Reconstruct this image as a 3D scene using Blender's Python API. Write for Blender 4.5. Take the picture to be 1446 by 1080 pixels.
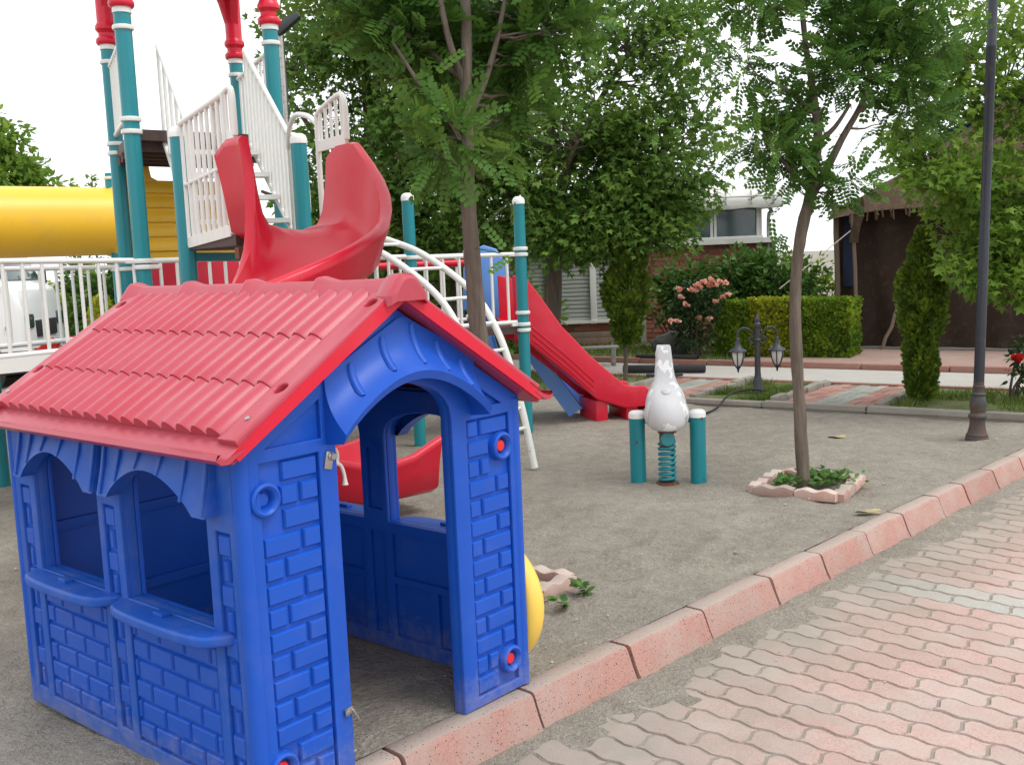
import bpy, bmesh, math, random
import numpy as np
from mathutils import Vector, Matrix, noise
R = math.radians
rng = random.Random(7)
nr = np.random.default_rng(11)
scene = bpy.context.scene
for o in list(bpy.data.objects): bpy.data.objects.remove(o)

# ------------------------------------------------------------------ camera
FPX, PITCH, ROLL, CAMH = 1460.0, 0.117, 0.042, 1.5
cd = bpy.data.cameras.new('camera'); cam = bpy.data.objects.new('camera', cd)
scene.collection.objects.link(cam)
fwd = Vector((0, math.cos(PITCH), -math.sin(PITCH))); down = Vector((0, -math.sin(PITCH), -math.cos(PITCH))); right = Vector((1, 0, 0))
r2 = right * math.cos(ROLL) + down * math.sin(ROLL); d2 = -right * math.sin(ROLL) + down * math.cos(ROLL)
cam.matrix_world = Matrix(((r2.x, -d2.x, -fwd.x, 0), (r2.y, -d2.y, -fwd.y, 0), (r2.z, -d2.z, -fwd.z, CAMH), (0, 0, 0, 1)))
cd.sensor_fit = 'HORIZONTAL'; cd.sensor_width = 36; cd.lens = FPX * 36 / 1446; cd.clip_start = 0.05; cd.clip_end = 2000
scene.camera = cam

# ------------------------------------------------------------------ overcast sky and weak veiled sun
SUN_AZ, SUN_EL = R(118), R(58)      # azimuth measured from +Y towards +X
world = bpy.data.worlds.new('World'); scene.world = world; world.use_nodes = True
wn = world.node_tree.nodes; wl = world.node_tree.links
bg = wn['Background']
sky = wn.new('ShaderNodeTexSky'); sky.sky_type = 'NISHITA'; sky.sun_disc = False
sky.sun_elevation = SUN_EL; sky.sun_rotation = SUN_AZ; sky.dust_density = 5.0; sky.air_density = 1.0; sky.altitude = 800
hs = wn.new('ShaderNodeHueSaturation'); hs.inputs['Saturation'].default_value = 0.14
wl.new(sky.outputs[0], hs.inputs['Color'])
# high cloud layer: evens the sky out everywhere
mixw = wn.new('ShaderNodeMix'); mixw.data_type = 'RGBA'; mixw.inputs[0].default_value = 0.7
wl.new(hs.outputs[0], mixw.inputs[6]); mixw.inputs[7].default_value = (11.0, 11.45, 11.7, 1)
wl.new(mixw.outputs[2], bg.inputs['Color']); bg.inputs['Strength'].default_value = 0.13
sd = bpy.data.lights.new('sun', 'SUN'); sd.energy = 1.2; sd.angle = R(24); sd.color = (1, .975, .94)
sun = bpy.data.objects.new('sun', sd); scene.collection.objects.link(sun)
sv = Vector((math.sin(SUN_AZ) * math.cos(SUN_EL), math.cos(SUN_AZ) * math.cos(SUN_EL), math.sin(SUN_EL)))
sun.rotation_euler = sv.to_track_quat('Z', 'Y').to_euler(); sun.location = sv * 20
vs = scene.view_settings; vs.view_transform = 'Standard'; vs.look = 'None'; vs.exposure = 0.30; vs.gamma = 1.0; vs.use_curve_mapping = False
scene.render.engine = 'CYCLES'; scene.cycles.use_denoising = True
scene.cycles.max_bounces = 8; scene.cycles.transparent_max_bounces = 8; scene.cycles.sample_clamp_indirect = 6

# ------------------------------------------------------------------ object helpers
COL = scene.collection
def setp(o, label=None, cat=None, group=None, kind=None):
    if label: o['label'] = label
    if cat: o['category'] = cat
    if group: o['group'] = group
    if kind: o['kind'] = kind
    return o
def thing(name, label, cat, loc=(0, 0, 0), rz=0.0, group=None):
    o = bpy.data.objects.new(name, None); COL.objects.link(o); o.empty_display_size = .1
    o.location = loc; o.rotation_euler = (0, 0, rz)
    return setp(o, label, cat, group)
def root_of(o):
    while o.parent: o = o.parent
    return o
def tbasis(o): return Matrix.LocRotScale(o.location, o.rotation_euler, None)
def smooth(me, ang=38):
    if ang is None: return
    me.polygons.foreach_set('use_smooth', [True] * len(me.polygons))
    me.set_sharp_from_angle(angle=R(ang))
def link(name, me, m, parent=None, loc=None, rot=None):
    o = bpy.data.objects.new(name, me); COL.objects.link(o)
    if m is not None and not me.materials: me.materials.append(m)
    if parent: o.parent = parent
    if loc is not None: o.location = loc
    if rot is not None: o.rotation_euler = rot
    return o
class MB:
    """collects shapes of ONE part"""
    def __init__(s): s.v = []; s.f = []
    def add(s, vs, fs):
        b = len(s.v); s.v += [tuple(v) for v in vs]; s.f += [tuple(b + i for i in f) for f in fs]; return s
    def box(s, c, size, rot=None):
        x, y, z = [q / 2 for q in size]
        vs = [Vector(p) for p in ((-x,-y,-z),(x,-y,-z),(x,y,-z),(-x,y,-z),(-x,-y,z),(x,-y,z),(x,y,z),(-x,y,z))]
        if rot is not None: vs = [rot @ v for v in vs]
        c = Vector(c)
        return s.add([v + c for v in vs], [(3,2,1,0),(4,5,6,7),(0,1,5,4),(1,2,6,5),(2,3,7,6),(3,0,4,7)])
    def cbox(s, c, size, b=.004, rot=None):
        """box with chamfered edges"""
        bm = bmesh.new(); bmesh.ops.create_cube(bm, size=1)
        for v in bm.verts: v.co = Vector((v.co.x * size[0], v.co.y * size[1], v.co.z * size[2]))
        bmesh.ops.bevel(bm, geom=list(bm.edges), offset=b, segments=2, affect='EDGES', profile=.6)
        c = Vector(c); bm.verts.index_update()
        vs = [((rot @ v.co) if rot is not None else v.co) + c for v in bm.verts]
        fs = [[v.index for v in f.verts] for f in bm.faces]; bm.free()
        return s.add(vs, fs)
    def beam(s, p0, p1, w, h, up=Vector((0, 0, 1))):
        p0 = Vector(p0); p1 = Vector(p1); d = (p1 - p0); L = d.length; d.normalize()
        sd_ = d.cross(up); sd_.normalize(); u = sd_.cross(d)
        rot = Matrix((d, sd_, u)).transposed()
        return s.box((p0 + p1) / 2, (L, w, h), rot)
    def tube(s, pts, rad, n=10, cap=True):
        pts = [Vector(p) for p in pts]; k = len(pts)
        rs = rad if isinstance(rad, (list, tuple)) else [rad] * k
        vs = []; prev = None
        for i, p in enumerate(pts):
            d = (pts[min(i + 1, k - 1)] - pts[max(i - 1, 0)]).normalized()
            if prev is None:
                a = Vector((0, 0, 1)) if abs(d.z) < .9 else Vector((1, 0, 0)); x = d.cross(a).normalized()
            else: x = (prev - d * prev.dot(d)).normalized()
            prev = x; y = d.cross(x)
            for j in range(n):
                t = 2 * math.pi * j / n; vs.append(p + (x * math.cos(t) + y * math.sin(t)) * rs[i])
        fs = [(i*n+j, i*n+(j+1) % n, (i+1)*n+(j+1) % n, (i+1)*n+j) for i in range(k-1) for j in range(n)]
        if cap: fs += [tuple(range(n-1, -1, -1)), tuple((k-1)*n+j for j in range(n))]
        return s.add(vs, fs)
    def lathe(s, prof, c=(0, 0, 0), n=20, axis=None):
        """prof: (radius, height) from bottom to top"""
        c = Vector(c); q = Vector((0, 0, 1)).rotation_difference(Vector(axis)) if axis is not None else None
        vs = []
        for r_, z in prof:
            for j in range(n):
                t = 2 * math.pi * j / n; p = Vector((r_ * math.cos(t), r_ * math.sin(t), z))
                vs.append((q @ p if q else p) + c)
        k = len(prof)
        fs = [(i*n+j, i*n+(j+1) % n, (i+1)*n+(j+1) % n, (i+1)*n+j) for i in range(k-1) for j in range(n)]
        fs += [tuple(range(n-1, -1, -1)), tuple((k-1)*n+j for j in range(n))]
        return s.add(vs, fs)
    def grid(s, rows, closed=False):
        """rows: equal length lists of points"""
        n = len(rows[0]); vs = [p for r_ in rows for p in r_]; m = n if closed else n - 1
        fs = [(i*n+j, i*n+(j+1) % n, (i+1)*n+(j+1) % n, (i+1)*n+j) for i in range(len(rows)-1) for j in range(m)]
        return s.add(vs, fs)
    def poly(s, pts): return s.add(pts, [tuple(range(len(pts)))])
    def mesh(s, name, inv=None, ang=38, fixn=True):
        vs = [inv @ Vector(v) for v in s.v] if inv is not None else s.v
        me = bpy.data.meshes.new(name); me.from_pydata(vs, [], s.f)
        if fixn:
            bm = bmesh.new(); bm.from_mesh(me); bmesh.ops.recalc_face_normals(bm, faces=bm.faces); bm.to_mesh(me); bm.free()
        smooth(me, ang); return me
    def build(s, name, m, parent=None, local=False, ang=38, fixn=True):
        """world coordinates are brought into the frame of the thing that owns the part"""
        inv = None
        if parent is not None and not local: inv = tbasis(root_of(parent)).inverted()
        return link(name, s.mesh(name, inv, ang, fixn), m, parent)
def plate_mesh(loops, t, bev=.003, res=1, xf=None, ang=38):
    """flat outline(s) with holes, thickness t and rounded edges; xf maps (x, y, thickness) to its place"""
    cu = bpy.data.curves.new('plate', 'CURVE'); cu.dimensions = '2D'; cu.fill_mode = 'BOTH'
    b = min(bev, t * .45)
    cu.extrude = t / 2 - b; cu.bevel_depth = b; cu.bevel_resolution = res; cu.offset = -b
    for lp in loops:
        sp = cu.splines.new('POLY'); sp.points.add(len(lp) - 1)
        for p, q in zip(sp.points, lp): p.co = (q[0], q[1], 0, 1)
        sp.use_cyclic_u = True
    ob = bpy.data.objects.new('plate', cu); COL.objects.link(ob)
    dg = bpy.context.evaluated_depsgraph_get()
    me = bpy.data.meshes.new_from_object(ob.evaluated_get(dg)); bpy.data.objects.remove(ob); bpy.data.curves.remove(cu)
    bm = bmesh.new(); bm.from_mesh(me); bmesh.ops.remove_doubles(bm, verts=bm.verts, dist=1e-5)
    bmesh.ops.recalc_face_normals(bm, faces=bm.faces)
    if xf is not None:
        bmesh.ops.transform(bm, matrix=xf, verts=bm.verts)
        if xf.to_3x3().determinant() < 0: bmesh.ops.reverse_faces(bm, faces=bm.faces)
    bm.to_mesh(me); bm.free(); me.materials.clear(); smooth(me, ang); return me
def XF(ex, ey, ez, o=(0, 0, 0)):
    return Matrix(((ex[0], ey[0], ez[0], o[0]), (ex[1], ey[1], ez[1], o[1]), (ex[2], ey[2], ez[2], o[2]), (0, 0, 0, 1)))
def rect(x0, y0, x1, y1): return [(x0, y0), (x1, y0), (x1, y1), (x0, y1)]
def circ(x, y, r_, n=20): return [(x + r_ * math.cos(2*math.pi*i/n), y + r_ * math.sin(2*math.pi*i/n)) for i in range(n)]
def catmull(pts, k=6):
    pts = [Vector(p) for p in pts]; out = []
    for i in range(len(pts) - 1):
        a = pts[max(i-1, 0)]; b = pts[i]; c = pts[i+1]; d = pts[min(i+2, len(pts)-1)]
        for j in range(k):
            t = j / k; out.append(.5 * ((2*b) + (c-a)*t + (2*a-5*b+4*c-d)*t*t + (3*b-a-3*c+d)*t**3))
    out.append(pts[-1]); return out
def lerp(a, b, t): return a + (b - a) * t

# ------------------------------------------------------------------ materials
def nodes_of(name):
    m = bpy.data.materials.new(name); m.use_nodes = True; nt = m.node_tree
    return m, nt.nodes, nt.links, nt.nodes['Principled BSDF']
def noise_node(N, L, scale, detail=4, rough=.6, coord=None, stretch=None):
    if coord is None:
        g = N.new('ShaderNodeNewGeometry'); coord = g.outputs['Position']
    if stretch:
        mp = N.new('ShaderNodeMapping'); mp.inputs['Scale'].default_value = stretch; L.new(coord, mp.inputs[0]); coord = mp.outputs[0]
    n = N.new('ShaderNodeTexNoise'); n.inputs['Scale'].default_value = scale; n.inputs['Detail'].default_value = detail; n.inputs['Roughness'].default_value = rough
    L.new(coord, n.inputs['Vector']); return n
def ramp(N, L, src, stops):
    r_ = N.new('ShaderNodeValToRGB'); e = r_.color_ramp.elements
    while len(e) < len(stops): e.new(.5)
    for i, (p, c) in enumerate(stops):
        e[i].position = p; e[i].color = (*c, 1) if len(c) == 3 else c
    L.new(src, r_.inputs[0]); return r_
def mixc(N, L, fac, a, b, mode='MIX'):
    m = N.new('ShaderNodeMix'); m.data_type = 'RGBA'; m.blend_type = mode
    if isinstance(fac, (int, float)): m.inputs[0].default_value = fac
    else: L.new(fac, m.inputs[0])
    for i, q in ((6, a), (7, b)):
        if isinstance(q, tuple): m.inputs[i].default_value = (*q, 1)
        else: L.new(q, m.inputs[i])
    return m.outputs[2]
def bump(N, L, bsdf, height, strength=.3, dist=.01):
    b = N.new('ShaderNodeBump'); b.inputs['Strength'].default_value = strength; b.inputs['Distance'].default_value = dist
    L.new(height, b.inputs['Height']); L.new(b.outputs[0], bsdf.inputs['Normal']); return b
DUST = (.33, .30, .26)
def sc(c, k): return tuple(min(1, q * k) for q in c)
def mat(name, col, rough=.5, var=.12, vscale=3, dirt=None, dirt_amt=.0, dirt_scale=8, bmp=0, bscale=60, metal=0, objvar=0, spec=.5, coat=0, stretch=None, thr=(.52, .68), splash=0):
    m, N, L, P = nodes_of(name)
    n1 = noise_node(N, L, vscale, 5, .6, stretch=stretch)
    c = mixc(N, L, n1.outputs[0], sc(col, 1 - var), sc(col, 1 + var))
    if objvar:
        oi = N.new('ShaderNodeObjectInfo'); rr = ramp(N, L, oi.outputs['Random'], [(0, (1 - objvar,) * 3), (1, (1 + objvar * .6,) * 3)])
        c = mixc(N, L, 1.0, c, rr.outputs[0], 'MULTIPLY')
    if dirt is not None:
        n2 = noise_node(N, L, dirt_scale, 7, .68); rr = ramp(N, L, n2.outputs[0], [(thr[0], (0, 0, 0)), (thr[1], (dirt_amt,) * 3)])
        c = mixc(N, L, rr.outputs[0], c, dirt)
        rg = N.new('ShaderNodeMapRange'); L.new(rr.outputs[0], rg.inputs[0]); rg.inputs[3].default_value = rough; rg.inputs[4].default_value = min(1, rough + .35)
        L.new(rg.outputs[0], P.inputs['Roughness'])
    else: P.inputs['Roughness'].default_value = rough
    if splash:     # dried mud thrown up from the ground
        gz = N.new('ShaderNodeNewGeometry'); sz = N.new('ShaderNodeSeparateXYZ'); L.new(gz.outputs['Position'], sz.inputs[0]); n7 = noise_node(N, L, 16, 7, .75)
        m7 = N.new('ShaderNodeMath'); m7.operation = 'MULTIPLY_ADD'; L.new(n7.outputs[0], m7.inputs[0]); m7.inputs[1].default_value = -.55; L.new(sz.outputs[2], m7.inputs[2])
        r7 = N.new('ShaderNodeMapRange'); L.new(m7.outputs[0], r7.inputs[0]); r7.inputs[1].default_value = -.14; r7.inputs[2].default_value = -.30; r7.inputs[3].default_value = 0; r7.inputs[4].default_value = splash
        c = mixc(N, L, r7.outputs[0], c, DUST)
    L.new(c, P.inputs['Base Color']); P.inputs['Metallic'].default_value = metal; P.inputs['Specular IOR Level'].default_value = spec
    P.inputs['Coat Weight'].default_value = coat; P.inputs['Coat Roughness'].default_value = .15
    if bmp:
        n3 = noise_node(N, L, bscale, 4, .65); bump(N, L, P, n3.outputs[0], bmp, .01)
    return m
M = {}
M['blue'] = mat('blue_plastic', (.009, .084, .48), .38, .07, 2.5, DUST, .07, 5, .05, 220, spec=.32, splash=.32, thr=(.5, .8))
M['blue_dusty'] = mat('blue_plastic_dusty', (.011, .086, .44), .46, .08, 2.5, DUST, .17, 9, .05, 220, spec=.32, splash=.32, thr=(.45, .8))
M['blue_brick'] = mat('blue_plastic_brick', (.009, .084, .48), .36, .07, 2.5, DUST, .07, 6, .05, 220, objvar=.05, spec=.32, splash=.32, thr=(.5, .8))
M['blue_light'] = mat('pale_blue_plastic', (.13, .32, .78), .45, .08, 3, DUST, .2, 6, thr=(.45, .8))
M['red'] = mat('red_plastic', (.62, .013, .038), .30, .08, 2, DUST, .10, 5, .03, 160, spec=.36, thr=(.5, .8))
M['roof_red'] = mat('faded_sheen_red_plastic', (.43, .034, .060), .32, .06, 2, (.46, .13, .165), .45, 3, .04, 200, coat=.1, thr=(.4, .8))  # sky sheen put into the colour as paler pink, together with fading
M['red_cap'] = mat('red_cap_plastic', (.75, .02, .025), .4)
M['yellow'] = mat('yellow_plastic', (.86, .5, .03), .38, .06, 1.5, DUST, .15, 4, thr=(.5, .8))
M['yellow_pale'] = mat('pale_yellow_plastic', (.86, .58, .10), .42, .06, 3, DUST, .12, 4, thr=(.5, .8))
M['teal'] = mat('teal_paint', (.009, .225, .265), .32, .1, 3, (.09, .035, .02), .85, 11, .05, 90, thr=(.665, .69))
M['white'] = mat('white_paint', (.78, .77, .73), .38, .05, 4, (.22, .10, .045), .8, 14, .03, 90, thr=(.68, .74))
M['white_clean'] = mat('white_cap', (.82, .81, .78), .4, .04, 4)
M['deck'] = mat('deck_metal', (.06, .035, .03), .6, .2, 6, (.16, .06, .03), .5, 10)
M['steel'] = mat('steel', (.42, .41, .39), .35, .1, 20, (.2, .1, .05), .6, 30, metal=.9)
M['rust'] = mat('rust', (.16, .06, .03), .8, .25, 20)
M['rope'] = mat('cotton_rope', (.68, .64, .56), .9, .1, 60)
M['bark'] = None

def bark_mat(name, c0, c1):
    m, N, L, P = nodes_of(name)
    n1 = noise_node(N, L, 26, 8, .7, stretch=(1, 1, .12)); n2 = noise_node(N, L, 5, 4)
    c = ramp(N, L, n1.outputs[0], [(.33, c0), (.62, c1)])
    c2 = mixc(N, L, n2.outputs[0], sc(c0, 1.3), c1)
    L.new(mixc(N, L, .3, c.outputs[0], c2), P.inputs['Base Color']); P.inputs['Roughness'].default_value = .9
    bump(N, L, P, n1.outputs[0], 1.0, .02); return m
M['bark'] = bark_mat('locust_bark', (.060, .046, .036), (.215, .170, .132))
M['bark_dark'] = bark_mat('plane_bark', (.055, .043, .034), (.17, .135, .105))

def leaf_mat(name, stops, transl=.35, rough=.5):
    m, N, L, P = nodes_of(name)
    a = N.new('ShaderNodeAttribute'); a.attribute_name = 'tint'
    rr = ramp(N, L, a.outputs['Fac'], stops); L.new(rr.outputs[0], P.inputs['Base Color']); P.inputs['Roughness'].default_value = rough
    P.inputs['Specular IOR Level'].default_value = .18
    t = N.new('ShaderNodeBsdfTranslucent'); hsn = N.new('ShaderNodeHueSaturation'); hsn.inputs['Hue'].default_value = .485; hsn.inputs['Value'].default_value = 1.15
    L.new(rr.outputs[0], hsn.inputs['Color']); L.new(hsn.outputs[0], t.inputs[0])
    ms = N.new('ShaderNodeMixShader'); ms.inputs[0].default_value = transl
    L.new(P.outputs[0], ms.inputs[1]); L.new(t.outputs[0], ms.inputs[2]); L.new(ms.outputs[0], N['Material Output'].inputs[0]); return m
M['leaf_locust'] = leaf_mat('locust_leaf', [(0, (.045, .11, .024)), (.55, (.09, .195, .036)), (.96, (.17, .30, .045)), (1, (.42, .33, .03))], .35)
M['leaf_plane'] = leaf_mat('plane_leaf', [(0, (.055, .12, .026)), (.5, (.115, .22, .04)), (.9, (.21, .33, .055)), (1, (.36, .40, .12))], .42)
M['leaf_bright'] = leaf_mat('bright_plane_leaf', [(0, (.085, .17, .024)), (.5, (.15, .27, .038)), (1, (.28, .40, .06))], .45)
M['leaf_thuja'] = leaf_mat('thuja_spray', [(0, (.04, .075, .014)), (.5, (.10, .17, .02)), (1, (.25, .32, .025))], .2)
M['leaf_hedge'] = leaf_mat('hedge_spray', [(0, (.075, .16, .02)), (.5, (.20, .33, .03)), (1, (.42, .50, .05))], .25)
M['leaf_gold'] = leaf_mat('golden_spray', [(0, (.16, .21, .02)), (.5, (.36, .41, .03)), (1, (.55, .55, .06))], .25)
M['leaf_shrub'] = leaf_mat('shrub_leaf', [(0, (.035, .09, .018)), (.5, (.07, .16, .028)), (1, (.16, .26, .05))], .3)
M['leaf_rose'] = leaf_mat('rose_leaf', [(0, (.015, .04, .014)), (.6, (.035, .075, .022)), (1, (.07, .12, .03))], .2)
M['leaf_weed'] = leaf_mat('weed_leaf', [(0, (.05, .13, .03)), (1, (.14, .27, .06))], .3)
M['grass'] = leaf_mat('grass_blade', [(0, (.06, .10, .02)), (.6, (.12, .19, .03)), (1, (.30, .28, .10))], .3, .7)
M['petal_peach'] = leaf_mat('peach_petal', [(0, (.78, .38, .27)), (1, (.90, .60, .48))], .3)
M['petal_red'] = leaf_mat('red_petal', [(0, (.55, .025, .02)), (1, (.75, .07, .03))], .3)

# ground materials
def sand_mat():
    m, N, L, P = nodes_of('grey_sand')
    n1 = noise_node(N, L, .9, 5, .6); n2 = noise_node(N, L, 9, 6, .7); n3 = noise_node(N, L, 160, 3, .8); n4 = noise_node(N, L, 30, 4, .7)
    c = ramp(N, L, n1.outputs[0], [(.35, (.285, .252, .208)), (.65, (.430, .386, .325))])
    c2 = ramp(N, L, n2.outputs[0], [(.35, (.245, .215, .177)), (.7, (.435, .395, .338))])
    c3 = mixc(N, L, .5, c.outputs[0], c2.outputs[0])
    n5 = noise_node(N, L, 55, 5, .75); n6 = noise_node(N, L, 330, 2, .7)
    spk = ramp(N, L, n3.outputs[0], [(.28, (.45,) * 3), (.46, (.98,) * 3), (.74, (1.55,) * 3)])
    sp5 = ramp(N, L, n5.outputs[0], [(.3, (.74,) * 3), (.5, (1,) * 3), (.72, (1.22,) * 3)])
    c4 = mixc(N, L, .85, c3, spk.outputs[0], 'MULTIPLY'); c4 = mixc(N, L, .8, c4, sp5.outputs[0], 'MULTIPLY')
    L.new(c4, P.inputs['Base Color']); P.inputs['Roughness'].default_value = .95; P.inputs['Specular IOR Level'].default_value = .15
    mx = N.new('ShaderNodeMath'); mx.operation = 'MULTIPLY_ADD'; L.new(n4.outputs[0], mx.inputs[0]); mx.inputs[1].default_value = 3.0; L.new(n5.outputs[0], mx.inputs[2])
    mx2 = N.new('ShaderNodeMath'); mx2.operation = 'MULTIPLY_ADD'; L.new(n3.outputs[0], mx2.inputs[0]); mx2.inputs[1].default_value = .6; L.new(mx.outputs[0], mx2.inputs[2])
    bump(N, L, P, mx2.outputs[0], .9, .014); return m
M['sand'] = sand_mat()
def concrete(name, col, pits=True, var=.18, dust=.4, objvar=.08, dscale=4, dcol=(.36, .32, .27), drift=False, topdust=0):
    m, N, L, P = nodes_of(name)
    n1 = noise_node(N, L, 6, 6, .65); n2 = noise_node(N, L, 140, 3, .75); n3 = noise_node(N, L, dscale, 6, .65)
    c = mixc(N, L, n1.outputs[0], sc(col, 1 - var), sc(col, 1 + var))
    g = ramp(N, L, n2.outputs[0], [(.3, (.62,) * 3), (.55, (1.04,) * 3), (.75, (1.22,) * 3)])
    c = mixc(N, L, .75, c, g.outputs[0], 'MULTIPLY')
    d = ramp(N, L, n3.outputs[0], [(.42, (0,) * 3), (.68, (dust,) * 3)]); c = mixc(N, L, d.outputs[0], c, dcol)
    if drift:      # blown dust lies thickest beside the kerb
        g_ = N.new('ShaderNodeNewGeometry'); dp = N.new('ShaderNodeVectorMath'); dp.operation = 'DOT_PRODUCT'; L.new(g_.outputs['Position'], dp.inputs[0]); dp.inputs[1].default_value = (-.719, .695, 0)
        n5 = noise_node(N, L, 3.5, 6, .7); ma = N.new('ShaderNodeMath'); ma.operation = 'MULTIPLY_ADD'; L.new(n5.outputs[0], ma.inputs[0]); ma.inputs[1].default_value = 1.1; L.new(dp.outputs['Value'], ma.inputs[2])
        dr = N.new('ShaderNodeMapRange'); L.new(ma.outputs[0], dr.inputs[0]); dr.inputs[1].default_value = 2.40 - .85 + .55; dr.inputs[2].default_value = 2.40 - .12 + .55; dr.inputs[4].default_value = .93
        c = mixc(N, L, dr.outputs[0], c, (.300, .268, .225))
    if topdust:
        g_ = N.new('ShaderNodeNewGeometry'); sx = N.new('ShaderNodeSeparateXYZ'); L.new(g_.outputs['Normal'], sx.inputs[0])
        tr_ = N.new('ShaderNodeMapRange'); L.new(sx.outputs[2], tr_.inputs[0]); tr_.inputs[1].default_value = .75; tr_.inputs[2].default_value = .97; tr_.inputs[4].default_value = topdust
        c = mixc(N, L, tr_.outputs[0], c, dcol)
    h = n2.outputs[0]
    if pits:
        vo = N.new('ShaderNodeTexVoronoi'); vo.inputs['Scale'].default_value = 70; gg = N.new('ShaderNodeNewGeometry'); L.new(gg.outputs['Position'], vo.inputs['Vector'])
        pm = noise_node(N, L, 17, 3); mu = N.new('ShaderNodeMath'); mu.operation = 'MULTIPLY_ADD'; L.new(pm.outputs[0], mu.inputs[0]); mu.inputs[1].default_value = -.28; L.new(vo.outputs['Distance'], mu.inputs[2])
        pr = ramp(N, L, mu.outputs[0], [(.0, (.16,) * 3), (.012, (1,) * 3)])
        pr.color_ramp.elements[0].position = 0.0; pr.color_ramp.elements[1].position = .02
        c = mixc(N, L, 1.0, c, pr.outputs[0], 'MULTIPLY')
    if objvar:
        oi = N.new('ShaderNodeObjectInfo'); rr = ramp(N, L, oi.outputs['Random'], [(0, (1 - objvar,) * 3), (1, (1 + objvar,) * 3)])
        c = mixc(N, L, 1.0, c, rr.outputs[0], 'MULTIPLY')
    L.new(c, P.inputs['Base Color']); P.inputs['Roughness'].default_value = .9; P.inputs['Specular IOR Level'].default_value = .2
    bump(N, L, P, h, .35, .006); return m
M['kerb'] = concrete('pink_concrete', (.435, .238, .20), True, .16, .6, .08, 4, (.40, .345, .30), False, .78)
M['paver'] = concrete('pink_paver', (.49, .335, .295), False, .12, .8, .055, 2.6, (.47, .415, .37), True)
M['paver_grey'] = concrete('grey_paver', (.44, .415, .375), False, .12, .6, .06, 3.2, (.47, .415, .37), True)
M['joint'] = concrete('sand_joint', (.29, .258, .218), False, .2, .2, 0)
M['edging'] = concrete('grey_concrete', (.27, .247, .212), False, .2, .5, .1)
M['path'] = concrete('pale_path', (.46, .435, .40), False, .08, .3, .05)
M['red_brick_path'] = concrete('red_path_brick', (.37, .19, .155), False, .15, .4, .16)
M['green_brick_path'] = concrete('green_path_brick', (.30, .31, .275), False, .12, .4, .12)
M['plaza'] = concrete('dusty_pink_plaza', (.36, .235, .195), False, .12, .5, 0)
M['kerb_far'] = concrete('far_pink_kerb', (.34, .16, .125), False, .14, .4, .1)
M['box_block'] = concrete('pale_pink_block', (.50, .30, .255), False, .18, .6, .2, 5, (.46, .42, .37), False, .6)
M['brick'] = concrete('clay_brick', (.36, .125, .085), False, .2, .2, .28)
M['mortar'] = concrete('mortar', (.30, .25, .22), False, .1, .2, 0)
M['earth'] = concrete('earth_ground', (.26, .235, .20), False, .2, .5, 0)
def grass_ground():
    m, N, L, P = nodes_of('lawn_soil'); n1 = noise_node(N, L, 2.2, 6, .7); n2 = noise_node(N, L, 40, 4, .7)
    c = ramp(N, L, n1.outputs[0], [(.38, (.075, .115, .025)), (.58, (.15, .16, .055)), (.72, (.22, .18, .11))])
    g = ramp(N, L, n2.outputs[0], [(.3, (.5,) * 3), (.7, (1.4,) * 3)])
    L.new(mixc(N, L, .8, c.outputs[0], g.outputs[0], 'MULTIPLY'), P.inputs['Base Color']); P.inputs['Roughness'].default_value = .95; bump(N, L, P, n2.outputs[0], .8, .02); return m
M['lawn'] = grass_ground()
M['iron'] = mat('dark_painted_iron', (.017, .021, .031), .42, .2, 5, (.14, .06, .035), .75, 7, .05, 60, thr=(.56, .7))
M['iron_rusty'] = mat('rusty_cast_iron', (.045, .045, .045), .62, .25, 8, (.15, .065, .038), .75, 5, .25, 45, thr=(.46, .68))
M['iron_grey'] = mat('grey_iron', (.04, .044, .05), .45, .15, 8)
M['frost'] = mat('frosted_glass', (.72, .70, .66), .25, .03, 8)
def peel_mat():
    m, N, L, P = nodes_of('peeling_white_paint'); g = N.new('ShaderNodeTexCoord')
    n1 = noise_node(N, L, 5.5, 3, .55, coord=g.outputs['Object'], stretch=(1.6, 1.6, .8)); n2 = noise_node(N, L, 40, 4, .7)
    a = ramp(N, L, n1.outputs[0], [(.555, (0,) * 3), (.562, (1,) * 3)]); base = mixc(N, L, n2.outputs[0], (.60, .60, .615), (.68, .675, .685))
    L.new(mixc(N, L, a.outputs[0], base, (.93, .93, .93)), P.inputs['Base Color']); P.inputs['Roughness'].default_value = .42; P.inputs['Specular IOR Level'].default_value = .4
    bump(N, L, P, a.outputs[0], .25, .004); return m
M['white_peel'] = peel_mat()
M['felt'] = mat('brown_felt', (.045, .030, .023), .95, .3, 4, (.10, .07, .05), .5, 9, .5, 60, spec=.1)
M['felt_roof'] = mat('weathered_brown_cloth', (.085, .054, .038), .95, .25, 3, (.2, .14, .10), .5, 8, .4, 60, spec=.1)
M['blue_tarp'] = mat('blue_tarp', (.02, .12, .55), .4, .2, 9)
M['wood_old'] = mat('old_wood', (.18, .13, .09), .85, .3, 12, stretch=(1, 1, .2))
M['corr'] = mat('grey_cladding', (.40, .41, .39), .5, .06, 2, (.3, .27, .23), .3, 5)
M['render'] = mat('white_render', (.72, .70, .66), .8, .06, 2, (.42, .36, .3), .4, 4)
M['glass'] = mat('dark_window_glass', (.035, .07, .075), .08, .2, 1.2, spec=.8)
M['black'] = mat('black_rubber', (.02, .02, .022), .6, .2, 10)
M['bench'] = mat('bench_grey_paint', (.26, .25, .235), .6, .15, 9)
M['tarp_grey'] = mat('grey_stone', (.11, .105, .10), .85, .35, 9, (.25, .23, .2), .5, 6, .5, 30)
M['car_white'] = mat('white_car_paint', (.80, .80, .80), .2, .02, 3, coat=.6)
M['orange_lens'] = mat('orange_lens', (.6, .12, .02), .2)
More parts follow.
